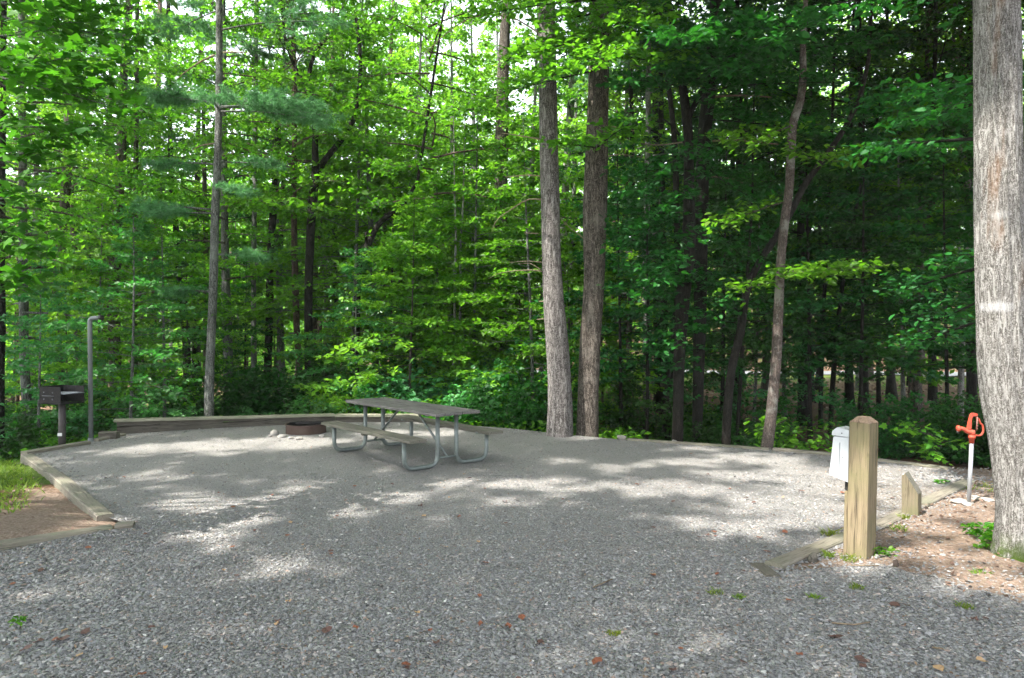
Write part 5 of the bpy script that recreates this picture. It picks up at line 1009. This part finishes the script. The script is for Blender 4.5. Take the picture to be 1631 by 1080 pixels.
# the box opens to the right of the picture: floor, back and two sides
add_box(bm, Vector((0, 0, z0+.004)), (W_, D_, .008), None, .002); add_box(bm, Vector((-W_/2+.004, 0, z0+.148)), (.008, D_, .272), None, .002)
add_box(bm, Vector((.0, -D_/2+.004, z0+.147)), (W_-.02, .008, .268), None, .002); add_box(bm, Vector((.0, D_/2-.004, z0+.147)), (W_-.02, .008, .268), None, .002)
me = bm_mesh('firebox', bm, M_BLACK); me.transform(Matrix.Rotation(-.38, 4, 'Z')); fbx = link('firebox', me, gr)
gb = NB(); R2 = np.array(Matrix.Rotation(-.38, 3, 'Z'))
def rt(p): return R2@np.array(p)
for k in range(12): y = -.18+k*.033; gb.tube([rt((-.22, y, z0+.17)), rt((.27, y, z0+.17))], .005, 5)
gb.tube([rt((.27, -.19, z0+.17)), rt((.27, .19, z0+.17))], .008, 6); link('grate', gb.mesh('grate', simple_mat('worn_steel', (.30, .31, .36), .5, .6)), gr)
gb = NB()
for x_, zz in ((-.13, .19), (.07, .19), (-.13, .08), (.07, .08)): gb.tube([rt((x_, -.222, z0+zz)), rt((x_, -.206, z0+zz))], .012, 8)
gb.tube([rt((-.17, -.218, z0+.135)), rt((.10, -.218, z0+.135))], .006, 6); link('bolts', gb.mesh('bolts', simple_mat('grey_steel_bolts', (.16, .16, .18), .5, .5)), gr)
# ---------------------------------------------------------------- lantern pole
lx, ly, _ = G(145, 703)
lp = empty('lantern_pole', (lx, ly, 0), label='grey pipe lantern pole with a bent hook end, right of the grill', cat='pole')
lb = NB(); lb.tube([(0, 0, -.1), (0, 0, .06)], .045, 12); lb.tube(fillet([(0, 0, .05), (-.02, 0, 2.05), (.20, -.04, 2.06)], .07), .036, 14); link('pipe', lb.mesh('pipe', simple_mat('dull_grey_pipe', (.17, .185, .19), .5, .3, .25)), lp)
lb = NB(); lb.tube([(.17, -.035, 2.06), (.215, -.04, 2.06)], .043, 14); link('end_cap', lb.mesh('end_cap', M_DARKMETAL), lp)
lb = NB(); lb.tube(bez([(.12, -.03, 2.02), (.12, -.03, 1.98), (.145, -.03, 1.955), (.16, -.03, 1.98)], 10), .006, 6); link('hook', lb.mesh('hook', M_DARKMETAL), lp)
# ---------------------------------------------------------------- timber post with the white service box
px0, py0, _ = G(1371, 886)
PR = math.radians(-50+90-90)                                          # front face turned towards the sun
pm = empty('timber_post', (px0, py0, 0), math.radians(-45), label='thick yellow green treated timber post with a blunt pointed top at right', cat='post')
def post_mesh(w_, h, cap, nm):
    bm = bmesh.new(); n = 14; rings = []
    for i in range(n+1):
        z = -.25+(h-cap+.25)*i/n; rings.append([bm.verts.new((sx*w_/2+c_*sx, sy*w_/2+d__*sy, z)) for sx, sy, c_, d__ in ((-1, -1, -.004, 0), (-1, -1, 0, -.004), (1, -1, 0, -.004), (1, -1, -.004, 0), (1, 1, -.004, 0), (1, 1, 0, -.004), (-1, 1, 0, -.004), (-1, 1, -.004, 0))])
    for i in range(n):
        for j in range(8): bm.faces.new([rings[i][j], rings[i][(j+1) % 8], rings[i+1][(j+1) % 8], rings[i+1][j]])
    bm.faces.new(rings[0][::-1]); return bm, rings
PWD, PHT = .165, 1.15
bm, rings = post_mesh(PWD, PHT, .045, 'shaft'); bm.faces.new(rings[-1]); link('shaft', bm_mesh('shaft', bm, M_POST), pm)
bm = bmesh.new(); lo_ = [bm.verts.new((sx*(PWD/2-.001), sy*(PWD/2-.001), PHT-.0445)) for sx, sy in ((-1, -1), (1, -1), (1, 1), (-1, 1))]; hi_ = [bm.verts.new((sx*PWD*.22, sy*PWD*.22, PHT)) for sx, sy in ((-1, -1), (1, -1), (1, 1), (-1, 1))]
bm.faces.new(lo_[::-1]); bm.faces.new(hi_)
for k in range(4): bm.faces.new([lo_[k], lo_[(k+1) % 4], hi_[(k+1) % 4], hi_[k]])
link('chamfered_top', bm_mesh('chamfered_top', bm, M_POSTCAP), pm)
pm.rotation_euler = (0, math.radians(1.4), math.radians(-50))
# backing strip and the box behind-left of the post
bx = empty('service_box', (px0, py0, 0), 0, label='white enamel outlet box with a sloping lid on the left side of the timber post', cat='electrical box'); bx.rotation_euler = pm.rotation_euler
def prism(pts, y0, y1, mat, nm, par, bev=.004):
    bm = bmesh.new(); a_ = [bm.verts.new((x, y0, z)) for x, z in pts]; b_ = [bm.verts.new((x, y1, z)) for x, z in pts]; m = len(pts)
    bm.faces.new(a_); bm.faces.new(b_[::-1])
    for k in range(m): bm.faces.new([a_[k], b_[k], b_[(k+1) % m], a_[(k+1) % m]])
    if bev: bmesh.ops.recalc_face_normals(bm, faces=bm.faces); bmesh.ops.bevel(bm, geom=bm.edges[:], offset=bev, segments=2, affect='EDGES')
    return link(nm, bm_mesh(nm, bm, mat), par)
hx = -PWD/2-.003
prism([(hx, .97), (hx-.135, .965), (hx-.165, .635), (hx, .60)], -.07, .07, M_WHITE, 'housing', bx)
prism([(hx-.0, 1.03), (hx-.10, 1.045), (hx-.142, 1.01), (hx-.148, .972), (hx, .973)], -.076, .076, M_WHITE, 'lid', bx, .003)
prism([(hx-.075, .92), (hx-.079, .92), (hx-.079, .65), (hx-.075, .65)], -.0725, -.069, simple_mat('seam_grey', (.16, .17, .18)), 'side_seam', bx, 0)
lb = NB(); lb.tube([(hx-.06, -.0665, 1.0), (hx-.06, -.078, 1.0)], .005, 8); lb.tube([(hx-.055, -.06, .80), (hx-.055, -.0725, .80)], .004, 8); link('screw', lb.mesh('screw', M_DARKMETAL), bx)
prism([(hx, .60), (hx-.045, .605), (hx-.045, .525), (hx, .525)], -.035, .035, M_DARKMETAL, 'conduit', bx, .003)
prism([(hx-.002, .523), (hx-.036, .523), (hx-.036, -.2), (hx-.002, -.2)], -.055, .055, M_POST, 'backing_board', bx, .003)
# ---------------------------------------------------------------- slanted marker post
mx_, my_, _ = G(1452, 818)
mk = empty('marker_post', (mx_, my_, 0), math.radians(-42), label='short stubby timber marker with its top cut at a slant, beside the edging', cat='marker post')
prism([(-.075, -.2), (.075, -.2), (.075, .215), (-.045, .405), (-.075, .385)], -.07, .07, wood_mat('marker_wood', (.15, .125, .085), (.075, .063, .042), axis='Z', green=(.11, .115, .055)), 'block', mk)
prism([(.078, .219), (-.043, .412), (-.049, .409), (.072, .216)], -.066, .066, wood_mat('marker_face', (.13, .125, .10), (.07, .06, .05)), 'slanted_face', mk, 0)
# ---------------------------------------------------------------- red yard hydrant
hx_, hy_, _ = G(1543, 803)
hd = empty('water_hydrant', (hx_, hy_, 0), 0, label='red topped yard hydrant on a grey steel pipe near the thick trunk', cat='water hydrant'); hd.rotation_euler = (0, math.radians(2.6), 0)
lb = NB(); lb.tube([(0, 0, -.1), (0, 0, .66)], .021, 14); link('pipe', lb.mesh('pipe', M_STEEL), hd)
lb = NB(); lb.tube([(0, 0, .652), (0, 0, .70), (0, 0, .705), (0, 0, .735)], [.026, .026, .036, .036], 14); lb.tube([(0, 0, .73), (0, 0, .79)], [.034, .028], 14)
lb.tube(bez([(.0, 0, .765), (-.05, 0, .775), (-.10, 0, .80), (-.145, 0, .80)], 10), [.030, .029, .027, .025, .023, .021, .021, .021, .021, .021], 12); lb.tube([(-.14, 0, .80), (-.158, 0, .80)], .034, 14)
link('spout_body', lb.mesh('spout_body', M_RED), hd)
bm = bmesh.new()
prof = [(-.060, .79), (-.01, .80), (-.012, .90), (.0, .935), (.046, .94), (.050, .965), (.02, .975), (-.018, .972), (-.032, .95), (-.046, .88)]
me_ = prism(prof, -.015, .015, M_RED, 'head', hd, .006)
lb = NB(); lb.tube(bez([(.035, 0, .925), (.065, 0, .91), (.082, 0, .87), (.108, 0, .845), (.118, 0, .79), (.10, 0, .745), (.06, 0, .735), (.03, 0, .74)], 26), .0105, 10); link('handle', lb.mesh('handle', M_RED), hd)
lb = NB()
for k in range(5): lb.tube([(.028, -.026, .80+k*.028), (.036, -.026, .812+k*.028), (.028, -.026, .824+k*.028)], [.006, .011, .006], 8)
lb.tube([(.03, -.03, .79), (.03, -.03, .93)], .005, 8); link('linkage', lb.mesh('linkage', simple_mat('greasy_link', (.32, .16, .13), .5, .5)), hd)
lb = NB(); lb.tube([(-.150, 0, .775), (-.150, 0, .745)], .016, 10); link('nozzle', lb.mesh('nozzle', M_DARKMETAL), hd)
for q, (px, py, sx, sy, sz, lb_) in enumerate([(1530, 800, .26, .20, .05, 'rough concrete lump left of the hydrant pipe'), (1541, 806, .13, .10, .05, 'white stone touching the front of the hydrant pipe'), (1568, 798, .20, .14, .05, 'flat pale stone right of the hydrant pipe'), (1551, 794, .22, .15, .04, 'pale stone behind the hydrant pipe')]):
    rock(lb_, px, py, sx, sy, sz, 440+q, mat=M_CONC, group='stones around the hydrant foot', z=.0)
rock('dark egg sized stone standing right of the timber post foot', 1427, 902, .055, .05, .08, 450, mat=simple_mat('dark_brown_stone', (.07, .05, .04), .9), z=0)
rock('grey stone propped against the splintered timber end', 1296, 893, .13, .08, .08, 451, mat=M_TIMBD, z=0)
rock('tan stone at the left of the grassy clump by the thick trunk', 1547, 848, .09, .07, .05, 452, mat=M_CONC, z=0)
# ---------------------------------------------------------------- small weeds and tufts
def tuft(label, px, py, n, h, r, seed, name='grass_tuft', mat=M_GRASS, leafy=False):
    g = np.random.default_rng(seed); x, y, _ = G(px, py); o = empty(name, (x, y, 0), label=label, cat='weed' if leafy else 'grass tuft', group='weeds sprouting on the gravel and dirt')
    if leafy:
        pl = Plant(seed); st = 5
        for k in range(st): pl.branch((0, 0, 0), k*1.3+seed, g.uniform(.5, 1.2), h*g.uniform(.7, 1.2), .003, n/h/8, 3, .15, .008, .35, start=.3)
        link('leaves', pl.leaves('leaves', mat, .018+h*.2, 'hex', up=.7, spread=.4), o)
    else:
        a = g.uniform(0, 6.28, n); rr = r*np.sqrt(g.uniform(0, 1, n)); P = np.stack([rr*np.cos(a), rr*np.sin(a), np.full(n, .0)], 1)
        link('blades', blades('blades', '', P, h, mat, g, .0035, .55), o)
for q, v in enumerate([('leafy green weed at the right foot of the timber post', 1404, 886, 60, .10, .05, 1), ('grass at the front left foot of the timber post', 1355, 892, 0, .06, .08, 0), ('small grass tuft by the splintered timber end', 1318, 886, 0, .06, .05, 0), ('grass tuft on the gravel side of the splintered timber', 1322, 852, 0, .07, .07, 0),
                       ('bushy green clump left of the thick trunk foot', 1568, 860, 170, .17, .12, 1), ('second bushy clump touching the thick trunk foot', 1590, 875, 120, .16, .1, 1), ('tuft on the dirt below the thick trunk', 1560, 915, 0, .05, .06, 0), ('tiny tuft in the gravel below the timber post', 1365, 937, 0, .035, .05, 0), ('tiny tuft right of the buried timber end', 1296, 952, 0, .035, .035, 0),
                       ('tiny weed at the far left of the gravel', 28, 990, 30, .04, .03, 1), ('tiny tuft in the gravel centre bottom', 978, 1010, 0, .03, .04, 0), ('grass tuft in front of the marker post', 1440, 825, 0, .05, .05, 0), ('grass tuft between the two right hand posts', 1432, 845, 0, .06, .08, 0), ('weed beside the edging near the hydrant', 1500, 770, 40, .08, .06, 1),
                       ('tuft at the bottom right on the gravel', 1536, 968, 0, .04, .05, 0), ('tiny tuft right of centre on the gravel', 1140, 945, 0, .035, .05, 0), ('tiny tuft right of that between leaves', 1178, 952, 0, .03, .035, 0)]):
    lb_, px, py, n, h, r, lf = v
    tuft(lb_, px, py, n or 70, h, r, 500+q, 'weed' if lf else 'grass_tuft', M_LEAF if lf else M_GRASS, bool(lf))
# fallen leaves on the gravel, each on its own
LV = []
def dead_leaf_mesh(mat, seed):
    g = np.random.default_rng(seed); ol = [(0, 0), (.28, .16), (.40, .42), (.30, .72), (0, 1.0), (-.27, .74), (-.42, .45), (-.25, .15)]; V = [(0, .5, .10)]
    for x, y in ol: V.append((x*g.uniform(.8, 1.2), y*g.uniform(.9, 1.1), g.uniform(0, .28)))
    Fc = [(0, 1+k, 1+(k+1) % 8) for k in range(8)]
    return np_mesh('fallen_leaf', V, Fc, mat, fattr=np.zeros(8))
LV = [[dead_leaf_mesh(m, 600+10*i+k) for k in range(3)] for i, m in enumerate((M_FL1, M_FL2, M_FL3))]
g = np.random.default_rng(66); named = [(1570, 1056, 1, .11), (1488, 1064, 1, .10), (1370, 1058, 2, .11), (1268, 1044, 0, .07), (1325, 1020, 2, .09), (1418, 962, 2, .10), (1450, 968, 2, .09), (957, 1054, 0, .10), (770, 900, 0, .09), (1141, 852, 0, .09), (1209, 860, 0, .07), (1215, 880, 0, .10), (804, 1004, 0, .08), (640, 1066, 0, .09), (512, 1010, 2, .09), (90, 1008, 2, .12), (60, 1012, 2, .10), (130, 1002, 2, .09), (1322, 1018, 2, .1), (1038, 920, 0, .06), (1145, 916, 0, .06), (1045, 918, 1, .08), (1555, 990, 2, .08), (1575, 988, 2, .06), (30, 1025, 2, .1), (1100, 725, 0, .08), (1280, 785, 0, .08), (1190, 795, 2, .08), (690, 1030, 2, .07), (1190, 1062, 2, .08)]
for q in range(120):
    px = g.uniform(0, 1630); py = YH+F*H/ (g.uniform(3.6, 9.5)); 
    named.append((px, py, int(g.choice([0, 0, 1, 2, 2])), g.uniform(.045, .08)))
LT = ['rust red dead leaf lying on the grey gravel', 'pale tan dead leaf lying on the grey gravel', 'dark brown curled dead leaf lying on the grey gravel']; LGr = ['rust red dead leaves on the gravel', 'pale tan dead leaves on the gravel', 'dark brown dead leaves on the gravel']
for q, (px, py, k, s) in enumerate(named):
    x, y, _ = G(px, py)
    if sdist(np.array([[x, y]]), PAD)[0] > -.05: continue
    o = link('fallen_leaf', LV[k][q % 3]); o.location = (x, y, .012+float(padz(np.array([[x, y]]))[0])); s *= .78; o.scale = (s, s*.9, s*g.uniform(.4, 1.6)); o.rotation_euler = (g.uniform(-.15, .15), g.uniform(-.15, .15), g.uniform(0, 6.28)); tag(o, LT[k], 'leaf', LGr[k])
for q, (pts, lb_) in enumerate([([(1325, 995), (1360, 998), (1385, 994)], 'thin curved twig on the gravel at lower right'), ([(1485, 1034), (1503, 1037)], 'short pale stick on the gravel at lower right'), ([(1355, 903), (1400, 903)], 'thin straight twig before the timber post'), ([(945, 938), (975, 925)], 'thin bent twig on the gravel left of centre right'), ([(1455, 855), (1530, 858)], 'long thin twig on the dirt right of the posts')]):
    P3 = [np.array(G(*p))+[0, 0, .012] for p in pts]; lb = NB(); c = P3[0]; lb.tube([p-c for p in P3], .005, 5); o = link('twig', lb.mesh('twig', M_STICK)); o.location = c; tag(o, lb_, 'twig', 'twigs on the ground')
# ---------------------------------------------------------------- thin summer haze in the woods
hzm, t_, out_ = mat_new('summer_haze'); pv = N(t_, 'ShaderNodeVolumePrincipled', Density=.0008, Anisotropy=.3); pv.inputs['Color'].default_value = (.86, .95, .88, 1); t_.links.new(pv.outputs[0], out_.inputs['Volume'])
bm = bmesh.new(); bmesh.ops.create_cube(bm, size=1); me = bm_mesh('haze', bm, hzm); hz_o = link('haze', me); hz_o.location = (0, 235, 27); hz_o.scale = (1010, 540, 64); hz_o['kind'] = 'stuff'
tag(hz_o, 'thin pale summer haze hanging in the woods', 'haze')
